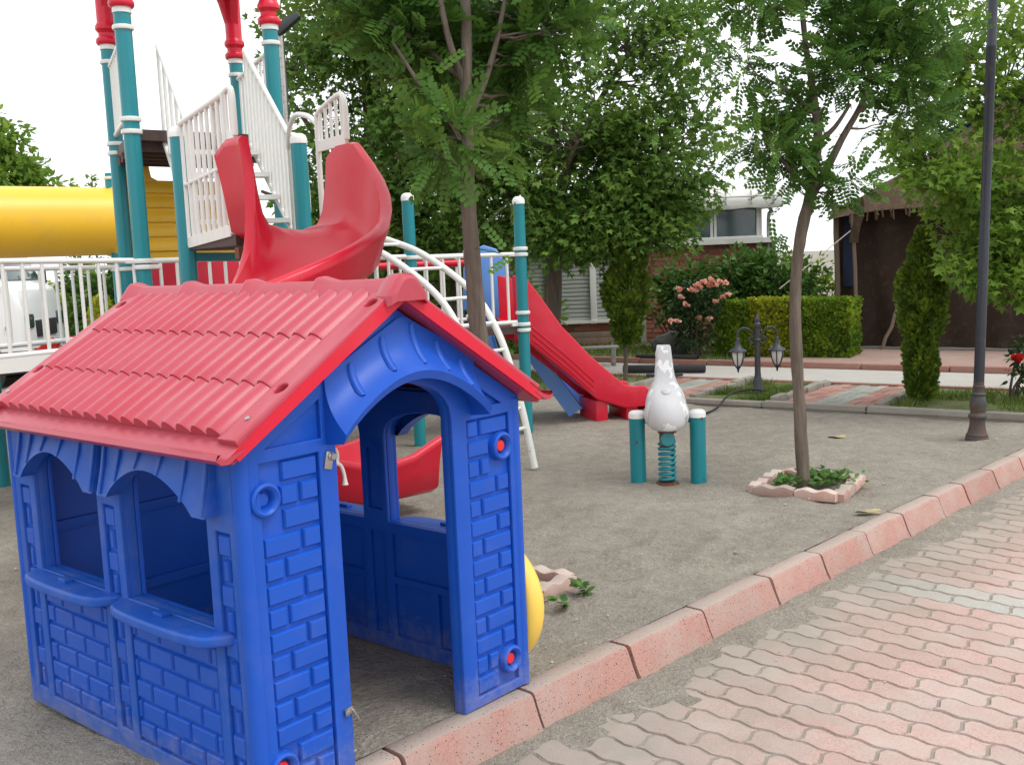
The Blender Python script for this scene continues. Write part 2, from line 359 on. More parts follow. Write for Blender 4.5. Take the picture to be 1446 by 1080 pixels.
M['dryleaf'] = mat('dry_leaf', (.42, .34, .18), .8, .25, 30)
M['pebble'] = mat('pebble', (.42, .39, .34), .9, .4, 60)

# ================================================================== THE SETTING
KA = Vector((.695, .719, 0)).normalized(); KB = Vector((-KA.y, KA.x, 0)); K0 = Vector((.026, 3.474, 0))
def kp(a, b, z=0): return K0 + KA * a + KB * b + Vector((0, 0, z))
SE = Vector((.8, -.6, 0)); SN = Vector((.6, .8, 0))
def sp(s, n, z=0): return SE * s + SN * n + Vector((0, 0, z))
PAVE_Z = -.13
MB().poly([(-600, -600, -.17), (600, -600, -.17), (600, 600, -.17), (-600, 600, -.17)]).build('ground', M['earth'])['kind'] = 'structure'

# sand of the playground: trodden, uneven
def sand_sheet():
    A = np.concatenate([np.arange(-9, -2.2, .3), np.arange(-2.2, 6.0, .05), np.arange(6, 14, .3)]); B = np.concatenate([np.arange(.088, 5.0, .05), np.arange(5.0, 15, .25)])
    rows = []
    for b in B:
        row = []
        for a in A:
            p = kp(a, b); w = min(1, (b - .088) / .25)
            h = .018 * noise.fractal(p * 1.1, 1, 2, 3) + .016 * noise.fractal(p * 5.0 + Vector((7, 3, 1)), 1, 2, 4)
            # scuffed hollows
            for cx, cy, r_, dp in ((.75, 5.1, .16, .045), (1.02, 4.98, .11, .04), (.55, 5.35, .2, .03), (.88, 5.32, .12, .035), (1.25, 5.25, .14, .03), (1.3, 5.6, .2, .02), (.1, 6.1, .3, .025), (2.3, 7.2, .3, .02), (.45, 4.75, .12, .02), (-.2, 7.0, .2, .02)):
                q = ((p.x - cx) ** 2 + (p.y - cy) ** 2) / r_ ** 2
                if q < 4: h -= dp * math.exp(-q * 1.6); h += dp * .5 * math.exp(-(q - 2) ** 2)
            row.append((p.x, p.y, -.004 + w * (h - .006)))
        rows.append(row)
    o = MB().grid(rows).build('sand', M['sand'], ang=180); o['kind'] = 'structure'; return o
sand_sheet()

# front kerb, stone by stone
kerb = MB()
kerb.grid([[kp(-9, .080, -.025), kp(14, .080, -.025)], [kp(-9, .022, -.025), kp(14, .022, -.025)], [kp(-9, -.012, -.16), kp(14, -.012, -.16)]])
kerb = kerb.build('kerb', M['joint']); kerb['kind'] = 'structure'
joints = [-3.1, -2.6, -2.1, -1.6, -1.1, -.6, 0, .55, 1.07, 1.63, 2.11, 2.60, 3.07, 3.58, 3.98, 4.49, 5.0, 5.5, 6.0, 6.5, 7.0, 7.5, 8.0]
for i, (a0, a1) in enumerate(zip(joints, joints[1:])):
    g = .0075; prof = [(.09, -.14), (.09, -.008), (.084, -.002), (.012, -.002), (.003, -.006), (-.003, -.014), (-.030, -.085), (-.048, -.125), (-.054, -.16)]
    tl = rng.uniform(-.004, .004); sh = rng.uniform(-.004, .004)
    mb = MB(); rows = []
    ks = 8
    for k in range(ks + 1):
        a = lerp(a0 + g, a1 - g, k / ks); e_ = .003 if k in (0, ks) else 0
        rows.append([kp(a, b + sh + .0025 * noise.noise(Vector((a * 9, b * 40, i))) - (e_ if b < .05 else -e_), z + tl * (k / ks - .5) + .0025 * noise.noise(Vector((a * 14, b * 60, z * 30 + i))) - (e_ if z > -.1 else 0)) for b, z in prof])
    mb.grid(rows); n = len(prof)
    mb.poly(rows[0]); mb.poly(rows[-1][::-1])
    bm_ = mb.build('kerb_stone', M['kerb'], kerb, ang=50)

# interlocking wave pavers
pav = MB().poly([kp(-6, -.04, PAVE_Z - .006), kp(-6, -9, PAVE_Z - .006), kp(16, -9, PAVE_Z - .006), kp(16, -.04, PAVE_Z - .006)]).build('paving', M['joint']); pav['kind'] = 'structure'
PL, PW = .257, .126
def paver_outline(inset):
    hx, hy = PL / 2 - inset, PW / 2 - inset; pts = []
    wv = lambda x: .0085 * math.sin(4 * math.pi * x / PL)
    for k in range(9): x = lerp(-hx, hx, k / 8); pts.append((x + (.0 if 0 < k < 8 else 0), -hy + wv(x)))
    for k in range(1, 4): t = k / 4; y = lerp(-hy, hy, t); pts.append((hx + .009 * math.sin(2 * math.pi * t), y))
    for k in range(9): x = lerp(hx, -hx, k / 8); pts.append((x, hy + wv(x)))
    for k in range(1, 4): t = k / 4; y = lerp(hy, -hy, t); pts.append((-hx - .009 * math.sin(2 * math.pi * t) , y))
    return pts
def paver_geo():
    o1 = paver_outline(.0085); o2 = paver_outline(.0058); n = len(o1)
    vs = [(x, y, 0) for x, y in o1] + [(x, y, -.006) for x, y in o2] + [(x, y, -.022) for x, y in o2]
    fs = [tuple(range(n))] + [(j, n + j, n + (j+1) % n, (j+1) % n) for j in range(n)] + [(n+j, 2*n+j, 2*n+(j+1) % n, n+(j+1) % n) for j in range(n)]
    return vs, fs
pvs, pfs = paver_geo()
pme = MB().add(pvs, pfs).mesh('paver', ang=30); pme.materials.append(M['paver'])
pme2 = pme.copy(); pme2.materials.clear(); pme2.materials.append(M['paver_grey'])
cells = []
for i in range(-28, 90):
    ac = .917 + PW * i
    for k in range(-26, 3):
        bc = -.363 + PL * (k + (.5 if i % 2 else 0)) + PL / 2
        if bc > -.02 or bc < -6.2: continue
        p = kp(ac, bc)
        q = cam.matrix_world.inverted() @ Vector((p.x, p.y, PAVE_Z)); px = 723 + FPX * q.x / -q.z; py = 540 - FPX * q.y / -q.z
        vis = q.z < -.5 and -60 < px < 1500 and 300 < py < 1140
        cells.append((0 if vis else 1, -q.z if q.z < 0 else 99, ac, bc))
cells.sort()
ang_p = math.atan2(-KB.y, -KB.x)
rest = MB()
for idx, (nv, dep, ac, bc) in enumerate(cells):
    z = PAVE_Z + rng.uniform(-.002, .002); tx, ty = rng.uniform(-.006, .006), rng.uniform(-.006, .006); p = kp(ac, bc, z)
    grey = 2.08 < ac < 2.37 or 4.6 < ac < 4.9
    if idx < 300: link('paver', pme2 if grey else pme, None, pav, p, (tx, ty, ang_p + rng.uniform(-.006, .006)))
    else:
        rm = Matrix.LocRotScale(p, Matrix.Rotation(ang_p, 3, 'Z').to_euler(), None); rest.add([rm @ Vector(v) for v in pvs], pfs)
o = rest.build('far_pavers', M['paver'], pav, fixn=False); o['kind'] = 'stuff'

# sand blown over the pavers along the kerb
rows = []
for a in np.arange(-2.5, 9, .04):
    row = []
    w = .34 + .22 * noise.noise(Vector((a * 1.3, 5, 0))) + .10 * noise.noise(Vector((a * 4.5, 9, 0)))
    if a < .3: w *= .8
    for b in np.arange(-.02, -.95, -.03):
        h = .008 * (1 - (-b - .02) / max(.06, w * .55)) + .0055 * noise.fractal(Vector((a * 7, b * 7, 3)), 1, 2, 3)
        row.append(kp(a, b, PAVE_Z + max(-.03, h - .001)))
    rows.append(row)
o = MB().grid(rows).build('sand_drift', M['sand'], ang=180); o['kind'] = 'structure'

# beyond the sand: low concrete edging, lawn strip, two brick crossings, pale path, red kerb, plaza
edg = MB().poly([sp(-13, 9.30, .012), sp(3, 9.30, .012), sp(3, 9.44, .012), sp(-13, 9.44, .012)]).build('edging', M['edging']); edg['kind'] = 'structure'
for k in range(15):
    s0 = -12 + k; mb = MB(); mb.cbox((0, 0, 0), (.985, .11, .12), .012)
    o = mb.build('edging_stone', M['edging'], edg, local=True); o.location = sp(s0 + .5, 9.37 + rng.uniform(-.006, .006), -.005 + rng.uniform(-.008, .004)); o.rotation_euler = (rng.uniform(-.02, .02), rng.uniform(-.006, .006), math.atan2(SE.y, SE.x))
CROSS = [(-3.86, -2.98), (-5.75, -4.86)]
def strip(name, m, s0, s1, n0, n1, z): 
    o = MB().poly([sp(s0, n0, z), sp(s1, n0, z), sp(s1, n1, z), sp(s0, n1, z)]).build(name, m); o['kind'] = 'structure'; return o
def rough_strip(name, m, s0, s1, n0, n1, z, amp):
    rows = []
    for s in np.arange(s0, s1 + .01, (s1 - s0) / max(4, int((s1 - s0) / .12))):
        rows.append([sp(s, n, z + amp * noise.fractal(sp(s, n) * 2.5, 1, 2, 3) * min(1, 6 * min(n - n0, n1 - n) + .1)) for n in np.linspace(n0, n1, 14)])
    o = MB().grid(rows).build(name, m, ang=180); o['kind'] = 'structure'; return o
rough_strip('lawn', M['lawn'], -2.86, 3, 9.42, 10.95, .03, .03)
rough_strip('lawn', M['lawn'], -4.74, -3.98, 9.42, 10.95, .03, .03)
rough_strip('lawn', M['lawn'], -13, -5.87, 9.42, 10.95, .03, .03)
for s0, s1 in CROSS:
    cr = strip('crossing', M['joint'], s0 - .01, s1 + .01, 9.40, 10.97, .026); g0 = (s0 + s1) / 2 - .14; g1 = g0 + .26
    mb = MB(); mb.cbox((0, 0, 0), (.094, .196, .02), .003); bme = mb.mesh('path_brick', ang=30); bme.materials.append(M['red_brick_path'])
    bmg = bme.copy(); bmg.materials.clear(); bmg.materials.append(M['green_brick_path'])
    ncol = 9; cw = (s1 - s0) / ncol
    for c in range(ncol):
        sc_ = s0 + cw * (c + .5)
        for k in range(8):
            n_ = 9.42 + .2 * (k + (.0 if c % 2 else .5)); 
            if n_ + .1 > 10.99 or n_ - .1 < 9.3: continue
            o = link('path_brick', bmg if g0 < sc_ < g1 else bme, None, cr, sp(sc_, n_, .03 + rng.uniform(-.003, .003)), (rng.uniform(-.01, .01), rng.uniform(-.01, .01), math.atan2(SE.y, SE.x)))
    for sd_ in (s0 - .06, s1 + .06):
        for k in range(6):
            mb = MB(); mb.cbox((0, 0, 0), (.085, .24, .11), .015)
            for i_, v in enumerate(mb.v): mb.v[i_] = tuple(Vector(v) + Vector((.01, .01, .012)) * noise.noise(Vector(v) * 25 + Vector((k, sd_ * 9, 0))))
            o = mb.build('border_stone', M['edging'], cr, local=True, ang=40); o.location = sp(sd_ + rng.uniform(-.01, .01), 9.56 + .25 * k, .03 + rng.uniform(-.012, .01)); o.rotation_euler = (0, rng.uniform(-.05, .05), math.atan2(SE.y, SE.x) + rng.uniform(-.04, .04))
pk = strip('path_kerb', M['kerb_far'], -13, 4, 10.96, 11.03, .02)
for k in range(17):
    o = MB().cbox((0, 0, 0), (.98, .08, .10), .01).build('kerb_stone', M['kerb_far'], pk, local=True); o.location = sp(-12.5 + k, 11.0, .0); o.rotation_euler = (0, 0, math.atan2(SE.y, SE.x))
strip('path', M['path'], -13, 5, 11.03, 12.22, .045)
fk = strip('plaza_kerb', M['kerb_far'], -13, 5, 12.22, 12.36, .05)
for k in range(18):
    o = MB().cbox((0, 0, 0), (.985, .12, .14), .012).build('kerb_stone', M['kerb_far'], fk, local=True); o.location = sp(-12.5 + k, 12.29, .045 + rng.uniform(-.006, .006)); o.rotation_euler = (0, 0, math.atan2(SE.y, SE.x))
strip('plaza', M['plaza'], -5.7, 8, 12.35, 17, .09)
rough_strip('lawn', M['lawn'], -13, -5.7, 12.35, 15.6, .09, .03)
o = strip('slab', M['path'], -5.4, 6, 14.35, 17, .10)
o.data.materials.clear(); o.data.materials.append(M['edging'])

# ------------------------------------------------------------------ grass blades, pebbles
def from_np(name, V, F, m, tint=None, parent=None, inv=None):
    if inv is not None:
        A = np.array(inv.to_3x3()); V = V @ A.T + np.array(inv.translation)
    me = bpy.data.meshes.new(name); me.from_pydata(V.tolist() if len(V) < 100 else V, [], F)
    if tint is not None:
        at = me.attributes.new('tint', 'FLOAT', 'FACE'); at.data.foreach_set('value', np.asarray(tint, dtype=np.float32))
    me.materials.append(m); o = bpy.data.objects.new(name, me); COL.objects.link(o)
    if parent: o.parent = parent
    return o
def blades(name, pts, hmin, hmax, w, m, label=None):
    P = np.array(pts); n = len(P); a = nr.uniform(0, 6.283, n); h = nr.uniform(hmin, hmax, n); ln = nr.normal(0, .45, (n, 2)) * h[:, None]
    dx = np.stack([np.cos(a), np.sin(a), 0 * a], 1) * (w * nr.uniform(.6, 1.3, n))[:, None]
    top = P + np.concatenate([ln, h[:, None]], 1)
    V = np.empty((n * 3, 3)); V[0::3] = P - dx; V[1::3] = P + dx; V[2::3] = top
    o = from_np(name, V, np.arange(n * 3).reshape(-1, 3), m, nr.beta(2, 2.4, n)); setp(o, label, None, None, 'stuff'); return o
def strip_pts(n, s0, s1, n0, n1, z, thr=-.25):
    out = []
    while len(out) < n:
        s = rng.uniform(s0, s1); q = rng.uniform(n0, n1); p = sp(s, q, z)
        if noise.fractal(p * .9, 1, 2, 3) + rng.uniform(-.15, .15) > thr: out.append((p.x, p.y, p.z))
    return out
blades('grass', strip_pts(9000, -2.86, 2.2, 9.46, 10.93, .02, -.1) + strip_pts(2200, -4.74, -3.98, 9.46, 10.93, .02, .12) + strip_pts(5000, -11, -5.87, 9.46, 10.93, .02, .0), .03, .10, .006, M['grass'], 'short patchy grass on the strip between the sand and the path')
blades('grass', strip_pts(7000, -12, -5.75, 12.4, 15.4, .09, -.4), .03, .10, .008, M['grass'], 'short green lawn grass beyond the pale path')
def pebbles(name, n, fn, r0, r1, m):
    V = []; F = []; b = 0
    base = np.array([(1,0,0),(-1,0,0),(0,1,0),(0,-1,0),(0,0,1),(0,0,-1)], float); ff = [(0,2,4),(2,1,4),(1,3,4),(3,0,4),(2,0,5),(1,2,5),(3,1,5),(0,3,5)]
    for i in range(n):
        p = fn(); r_ = r0 + (r1 - r0) * rng.random() ** 3; q = base * np.array([r_ * rng.uniform(.7, 1.4), r_ * rng.uniform(.7, 1.4), r_ * .6]); a = rng.uniform(0, 6.28)
        q = q @ np.array([[math.cos(a), -math.sin(a), 0], [math.sin(a), math.cos(a), 0], [0, 0, 1]]); V += (q + np.array(p)).tolist(); F += [tuple(b + i_ for i_ in f) for f in ff]; b += 6
    o = MB().add(V, F).build(name, m, ang=None); setp(o, 'small pale pebbles and grit scattered over the sand', None, None, 'stuff'); return o
def sandp():
    a = rng.uniform(-2, 6); b = .12 + 7 * rng.random() ** 1.3; p = kp(a, b); return (p.x, p.y, .002 + .016 * noise.fractal(p * 1.1, 1, 2, 3))
pebbles('pebbles', 700, sandp, .002, .011, M['pebble'])
def pavp():
    a = rng.uniform(-1, 6); b = -.04 - .9 * rng.random() ** 2; p = kp(a, b, PAVE_Z + .004); return tuple(p)
pebbles('grit', 250, pavp, .002, .007, M['pebble'])

# ================================================================== PLAYHOUSE
HW, HL, HE, HR = 1.15, 1.38, 1.035, 1.43        # width of gable, depth, wall height, ridge height
ph = thing('playhouse', 'blue plastic playhouse with moulded bricks and red tiled roof on the kerb', 'playhouse', (-.735, 2.69, 0.0), .857)
def arch(x0, x1, z0, z1, n=14):
    """flattened arch from (x0,z0) over the crown z1 to (x1,z0)"""
    c = (x0 + x1) / 2; hw = (x1 - x0) / 2
    return [(c - hw * math.cos(math.pi * i / n), z0 + (z1 - z0) * math.sin(math.pi * i / n) ** .9) for i in range(n + 1)]
def brick_mesh(w, h, d=.0125, ch=.0065):
    """moulded brick in x-z, standing d proud of y=0 towards -y"""
    x, z = w / 2, h / 2
    vs = [(-x, 0, -z), (x, 0, -z), (x, 0, z), (-x, 0, z), (-x + ch*.35, -d*.6, -z + ch*.35), (x - ch*.35, -d*.6, -z + ch*.35), (x - ch*.35, -d*.6, z - ch*.35), (-x + ch*.35, -d*.6, z - ch*.35),
          (-x + ch, -d, -z + ch), (x - ch, -d, -z + ch), (x - ch, -d, z - ch), (-x + ch, -d, z - ch)]
    fs = [(8, 9, 10, 11)] + [(i, (i+1) % 4, 4 + (i+1) % 4, 4 + i) for i in range(4)] + [(4 + i, 4 + (i+1) % 4, 8 + (i+1) % 4, 8 + i) for i in range(4)]
    return MB().add(vs, fs).mesh('brick', ang=24)
BM = {}
def brick(parent, xf, x0, x1, z0, z1, m='blue_brick', skip=None):
    if skip and skip((x0 + x1) / 2, (z0 + z1) / 2, x0, x1, z0, z1): return
    w, h = round(x1 - x0, 3), round(z1 - z0, 3)
    if w < .012: return
    if (w, h, m) not in BM: BM[(w, h, m)] = brick_mesh(w, h); BM[(w, h, m)].materials.append(M[m])
    o = link('brick', BM[(w, h, m)], None, parent); o.matrix_basis = xf @ Matrix.Translation(((x0 + x1) / 2, 0, (z0 + z1) / 2)); return o
DX0, DX1, DZ, DZT = .335, .815, 1.0, 1.145       # doorway
def gable_wall(name, yo, facing, door, m):
    """outer face at y=yo; facing -1 looks to -y"""
    g = lambda x: HE + (HR - .045 - HE) * (1 - abs(x - HW / 2) / (HW / 2))
    out = [(0, 0), (0, g(0)), (HW / 2, g(HW / 2)), (HW, g(HW)), (HW, 0)]
    if door: out += [(DX1, 0)] + [(x, z) for x, z in arch(DX0, DX1, DZ, DZT)][::-1] + [(DX0, 0)]
    sgn = -facing
    slab = plate_mesh([out], .036, .004, 1, XF((1, 0, 0), (0, 0, 1), (0, 1, 0), (0, yo + sgn * .033, 0)))
    w = link(name, slab, m, ph)
    # raised frame round the brick fields
    fields = [rect(.066, .035, .272, .985), rect(.885, .035, 1.095, .985)] if door else [rect(.066, .035, 1.085, .985)]
    tri = [[(.09, 1.022), (.285, 1.022), (.285, 1.135)], [(HW - .09, 1.022), (HW - .20, 1.022), (HW - .20, 1.088)]] if door else []
    fr = plate_mesh([out] + fields + tri, .020, .004, 2, XF((1, 0, 0), (0, 0, 1), (0, 1, 0), (0, yo + sgn * .0085, 0)))
    link('wall_frame', fr, m, w)
    return w
fw = gable_wall('front_wall', 0, -1, True, M['blue']); bw = gable_wall('back_wall', HL, 1, False, M['blue'])
bosses = [(1.052, .875), (1.056, .118), (.078, .885), (.078, .118)]
def skipb(cx, cz, x0, x1, z0, z1):
    return any(x0 - .035 < bx < x1 + .035 and z0 - .03 < bz < z1 + .03 and (min(abs(bx - x0), abs(bx - x1)) < .06 or x0 < bx < x1) and (x1 - x0) < .1 for bx, bz in bosses)
XFF = Matrix.Translation((0, .0165, 0))
rows_n = 14; rh = .95 / rows_n
for k in range(rows_n):
    z0 = .035 + rh * k + .005; z1 = z0 + rh - .010
    for (f0, f1, sp0) in ((.066, .272, .066 + .072), (.885, .1, 0)):
        if f0 < .5: cuts = [(.070, .134), (.142, .268)] if k % 2 else [(.070, .196), (.204, .268)]
        else: cuts = [(.889, .945), (.953, 1.091)] if k % 2 else [(.889, 1.022), (1.030, 1.091)]
        for x0, x1 in cuts:
            for bx, bz in bosses:
                if abs((z0 + z1) / 2 - bz) < .075 and x0 - .045 < bx < x1 + .045:
                    if bx < x0 + .05: x0 = max(x0, bx + .056)
                    elif bx > x1 - .05: x1 = min(x1, bx - .056)
            if x1 - x0 > .02: brick(fw, XFF, x0, x1, z0, z1)
for i, (bx, bz) in enumerate(bosses):
    prof = [(.05, .03), (.05, 0), (.047, -.008), (.040, -.012), (.033, -.008), (.027, .004), (.026, .02)]
    mb = MB(); n = 24
    rows = [[(bx + r_ * math.cos(2*math.pi*j/n), y - .002, bz + r_ * math.sin(2*math.pi*j/n)) for j in range(n)] for r_, y in prof]
    mb.grid(rows, closed=True); mb.poly(rows[-1]); ob = mb.build('boss', M['blue'], fw, local=True)
    cap_m = M['blue'] if i == 2 else M['red_cap']
    MB().lathe([(.0205, 0), (.0205, .012), (.017, .0155), (.0, .016)], (bx, .016 if i != 2 else .022, bz), 18, (0, -1, 0)).build('boss_cap', cap_m, fw, local=True)
# door canopy: bell-cast hood with grooves
hood_m = MB(); NT, NS = 28, 8
def hood_pt(t, s, off=0):
    x0, x1 = .300, .925; x = lerp(x0, x1, t); xm = .612
    top = 1.196 + (1.352 - 1.196) * (1 - abs(x - xm) / ((x1 - x0) / 2)) if abs(x - xm) > .02 else 1.345
    xb = lerp(.298, .912, t); low = 1.035 + .150 * math.sin(math.pi * t) ** .85
    y = -.010 - .085 * s ** 2.1 ; nx = 0
    return Vector((lerp(x, xb, s), y - off, lerp(top, low, s ** .85) + off * .5))
rows = [[hood_pt(i / NT, s / NS) for i in range(NT + 1)] for s in range(NS + 1)]
hood_m.grid(rows)
lip = rows[-1]; lip2 = [p + Vector((0, .012, -.026)) for p in lip]; sof = []
ar = arch(.30, .91, DZ - .0, DZT + .012, NT)
for i in range(NT + 1): sof.append(Vector((ar[i][0], .0, ar[i][1])))
hood_m.grid([lip, lip2, sof])
for i in (0, NT):    # side cheeks
    col = [rows[s][i] for s in range(NS + 1)] + [lip2[i], sof[i]] + [Vector((rows[NS][i].x, .006, z)) for z in (1.05, 1.12)] + [Vector((rows[0][i].x, .006, rows[0][i].z))]
    hood_m.poly(col)
hood = hood_m.build('door_canopy', M['blue'], ph, local=True, ang=50)
for t, s0, s1 in ((.155, .12, .80), (.36, .10, .82), (.56, .06, .84), (.725, .14, .84), (.885, .25, .86)):
    pts = [hood_pt(t, lerp(s0, s1, k / 8)) for k in range(9)]; mb = MB()
    for side in (0,):
        rows_ = []
        for k, p in enumerate(pts):
            w_ = .010 * (1 if 0 < k < 8 else .6)
            nrm = Vector((0, -1, .45 - .03 * k)).normalized()
            rows_.append([p + Vector((-w_ - .004, 0, 0)) - nrm * .003, p + Vector((-w_, 0, 0)) + nrm * .007, p + Vector((-w_ + .005, 0, 0)) + nrm * .009, p + Vector((w_ - .005, 0, 0)) + nrm * .009, p + Vector((w_, 0, 0)) + nrm * .007, p + Vector((w_ + .004, 0, 0)) - nrm * .003])
        mb.grid(rows_); mb.poly(rows_[0]); mb.poly(rows_[-1])
    mb.build('rib', M['blue'], hood, local=True, ang=60)

# side walls with two arched windows each
WIN = [(.165, .635), (.775, 1.205)]; WZ0, WZS, WZT = .515, .855, .955
def side_wall(name, xo, outw, m):
    """outer face at x=xo; outw is -1 (left) or 1 (right)"""
    out = rect(0.02, 0, HL - .02, HE + .01)
    holes = [[(a, WZ0)] + arch(a, b, WZS, WZT, 12) + [(b, WZ0)] for a, b in WIN]
    xf = XF((0, 1, 0), (0, 0, 1), (1, 0, 0), (xo - outw * .030, 0, 0))
    w = link(name, plate_mesh([out] + holes, .036, .004, 1, xf), m, ph)
    # raised frame strips: fields under the windows and quoin columns are sunk
    fields = []
    cols = [(.055, .125), (.672, .742), (1.245, 1.315)]
    for a, b in cols: fields.append(rect(a, .07, b, .80))
    for a, b in WIN: fields.append(rect(a + .0, .055, b - .0, .47))
    xf2 = XF((0, 1, 0), (0, 0, 1), (1, 0, 0), (xo - outw * .0065, 0, 0))
    link('wall_frame', plate_mesh([out] + holes + fields, .018, .004, 2, xf2), m, w)
    # bricks: brick mesh faces -y; turn it to face outw
    rz = Matrix.Rotation(R(-90) if outw < 0 else R(90), 4, 'Z')
    def put(v0, v1, z0, z1):
        if (v1 - v0) < .012: return
        key = (round(v1 - v0, 3), round(z1 - z0, 3), 'blue_brick')
        if key not in BM: BM[key] = brick_mesh(key[0], key[1]); BM[key].materials.append(M['blue_brick'])
        o = link('brick', BM[key], None, w); o.matrix_basis = Matrix.Translation((xo - outw * .0135, (v0 + v1) / 2, (z0 + z1) / 2)) @ rz
    for a, b in WIN:
        nrow = 6; h = .40 / nrow; bwid = .135
        for k in range(nrow):
            z0 = .060 + h * k + .004; z1 = z0 + h - .008; v = a + .004 - (bwid / 2 if k % 2 else 0) - .03
            while v < b - .004:
                v0 = max(v, a + .004); v1 = min(v + bwid - .007, b - .004)
                if v1 - v0 > .018: put(v0, v1, z0, z1)
                v += bwid
    for a, b in cols:
        for k in range(10):
            z0 = .076 + .0722 * k + .004; z1 = z0 + .0722 - .008
            if k % 2: put(a + .004, b - .004, z0, z1)
            else: put(a + .022, b - .022, z0, z1)
    # hoods over the windows and sills
    for a, b in WIN:
        a2, b2 = a - .065, b + .045; mb = MB(); NTT = 20
        top = []; low = []; low2 = []
        for i in range(NTT + 1):
            t = i / NTT; v = lerp(a2, b2, t); zz = .845 + .105 * math.sin(math.pi * min(1, max(0, (t - .10) / .80))) ** .8 if .10 < t < .90 else .845
            top.append(Vector((xo + outw * .012, v, HE + .005))); low.append(Vector((xo + outw * .050, v, zz))); low2.append(Vector((xo - outw * .002, v, zz)))
        mid = [lerp(p, q, .5) + Vector((-outw * .006, 0, 0)) for p, q in zip(top, low)]
        mb.grid([top, mid, low, low2])
        for i in (0, NTT): mb.poly([top[i], mid[i], low[i], low2[i], Vector((xo - outw * .002, top[i].y, HE + .005))])
        hd = mb.build('window_hood', m, w, local=True, ang=45)
        for t in (.02, .19, .39, .60, .80, .96):
            i = t * NTT; v = lerp(a2, b2, t); zl = low[int(i)].z; mb = MB()
            mb.cbox((0, 0, 0), (.012, .014, HE - zl - .012), .004, Matrix.Rotation(outw * math.atan2(.036, HE - zl), 3, 'Y').transposed() if False else None)
            for q in range(len(mb.v)):
                x_, y_, z_ = mb.v[q]; f_ = (z_ / (HE - zl) + .5); mb.v[q] = (xo + outw * lerp(.050, .012, f_) + x_ , v + y_, lerp(zl, HE, .5) + z_)
            mb.build('rib', m, hd, local=True)
        pl = []
        for i in range(13):
            t = i / 12; pl.append((lerp(a - .085, b + .045, t), .075 * (1 - abs(2*t - 1) ** 6) ** .5 + .012 * math.sin(math.pi * t)))
        outl = [(a - .085, -.03), (b + .045, -.03)] + [(x, y) for x, y in pl[::-1]]
        s_me = plate_mesh([outl], .034, .010, 3, XF((0, 1, 0), (outw, 0, 0), (0, 0, 1), (xo, 0, WZ0 - .019)))
        sl = link('window_sill', s_me, M['blue_dusty'], w)
        MB().cbox((xo + outw * .025, (a + b) / 2, WZ0 + .004), (.03, .05, .014), .004).build('clip', M['blue_dusty'], sl, local=True)
        # window jamb lining inside
    return w
lw = side_wall('left_wall', 0, -1, M['blue_dusty']); rw = side_wall('right_wall', HW, 1, M['blue'])
# inner face of the right wall: sunken panels between raised rails
def inner_panels(w, xi, inw):
    holes = [[(a, WZ0)] + arch(a, b, WZS, WZT, 12) + [(b, WZ0)] for a, b in WIN]
    fields = [rect(a + .015, .06, (a + b) / 2 - .02, .27) for a, b in WIN] + [rect((a + b) / 2 + .02, .06, b - .015, .27) for a, b in WIN]
    fields += [rect(a + .015, .30, b - .015, .47) for a, b in WIN] + [rect(.665, .06, .745, .47), rect(.665, .56, .745, .80), rect(.05, .06, .13, .47), rect(1.24, .06, 1.31, .47)]
    xf = XF((0, 1, 0), (0, 0, 1), (1, 0, 0), (xi + inw * .007, 0, 0))
    link('inner_frame', plate_mesh([rect(.04, .0, HL - .04, HE)] + holes + fields, .016, .004, 1, xf), M['blue'], w)
inner_panels(rw, HW - .05, -1); inner_panels(lw, .05, 1)
fl_ = [rect(x0, z0, x1, z1) for x0, x1 in ((.08, .36), (.40, .75), (.79, 1.07)) for z0, z1 in ((.06, .30), (.34, .60), (.64, .94))]
link('inner_frame', plate_mesh([rect(.05, 0, HW - .05, HE)] + fl_, .018, .004, 1, XF((1, 0, 0), (0, 0, 1), (0, 1, 0), (0, HL - .058, 0))), M['blue'], bw)
for x, y in ((.018, .018), (HW - .018, .018), (.018, HL - .018), (HW - .018, HL - .018)):
    MB().lathe([(.026, 0), (.026, HE - .01)], (x, y, .002), 16).build('corner_post', M['blue'], ph, local=True)
# yellow round panel fixed to the outside of the right wall
mb = MB(); mb.lathe([(.10, 0), (.225, 0), (.245, .012), (.255, .038), (.252, .06), (.238, .08), (.21, .092), (.0, .096)], (HW + .004, .225, .258), 44, (1, 0, 0))
o = mb.build('round_panel', M['yellow_pale'], ph, local=True); o['label'] = 'round pale yellow panel on the side wall by the doorway'
# hasps on the door post
h = MB(); h.cbox((.303, -.004, .955), (.028, .006, .05), .002, Matrix.Rotation(.25, 3, 'Y')); ho = h.build('hasp', M['steel'], ph, local=True)
MB().lathe([(.0125, 0), (.0125, .004), (.009, .007), (.009, .012), (0, .012)], (.312, -.006, .966), 14, (0, -1, 0)).build('bolt', M['steel'], ho, local=True)
h = MB(); h.cbox((.318, -.005, .20), (.03, .006, .022), .002, Matrix.Rotation(-.1, 3, 'Y')); h.cbox((.343, -.008, .178), (.008, .006, .055), .002, Matrix.Rotation(-.5, 3, 'Y')); h.lathe([(.010, 0), (.010, .006), (.0, .008)], (.309, -.008, .2), 12, (0, -1, 0))
h.build('hasp', M['steel'], ph, local=True)

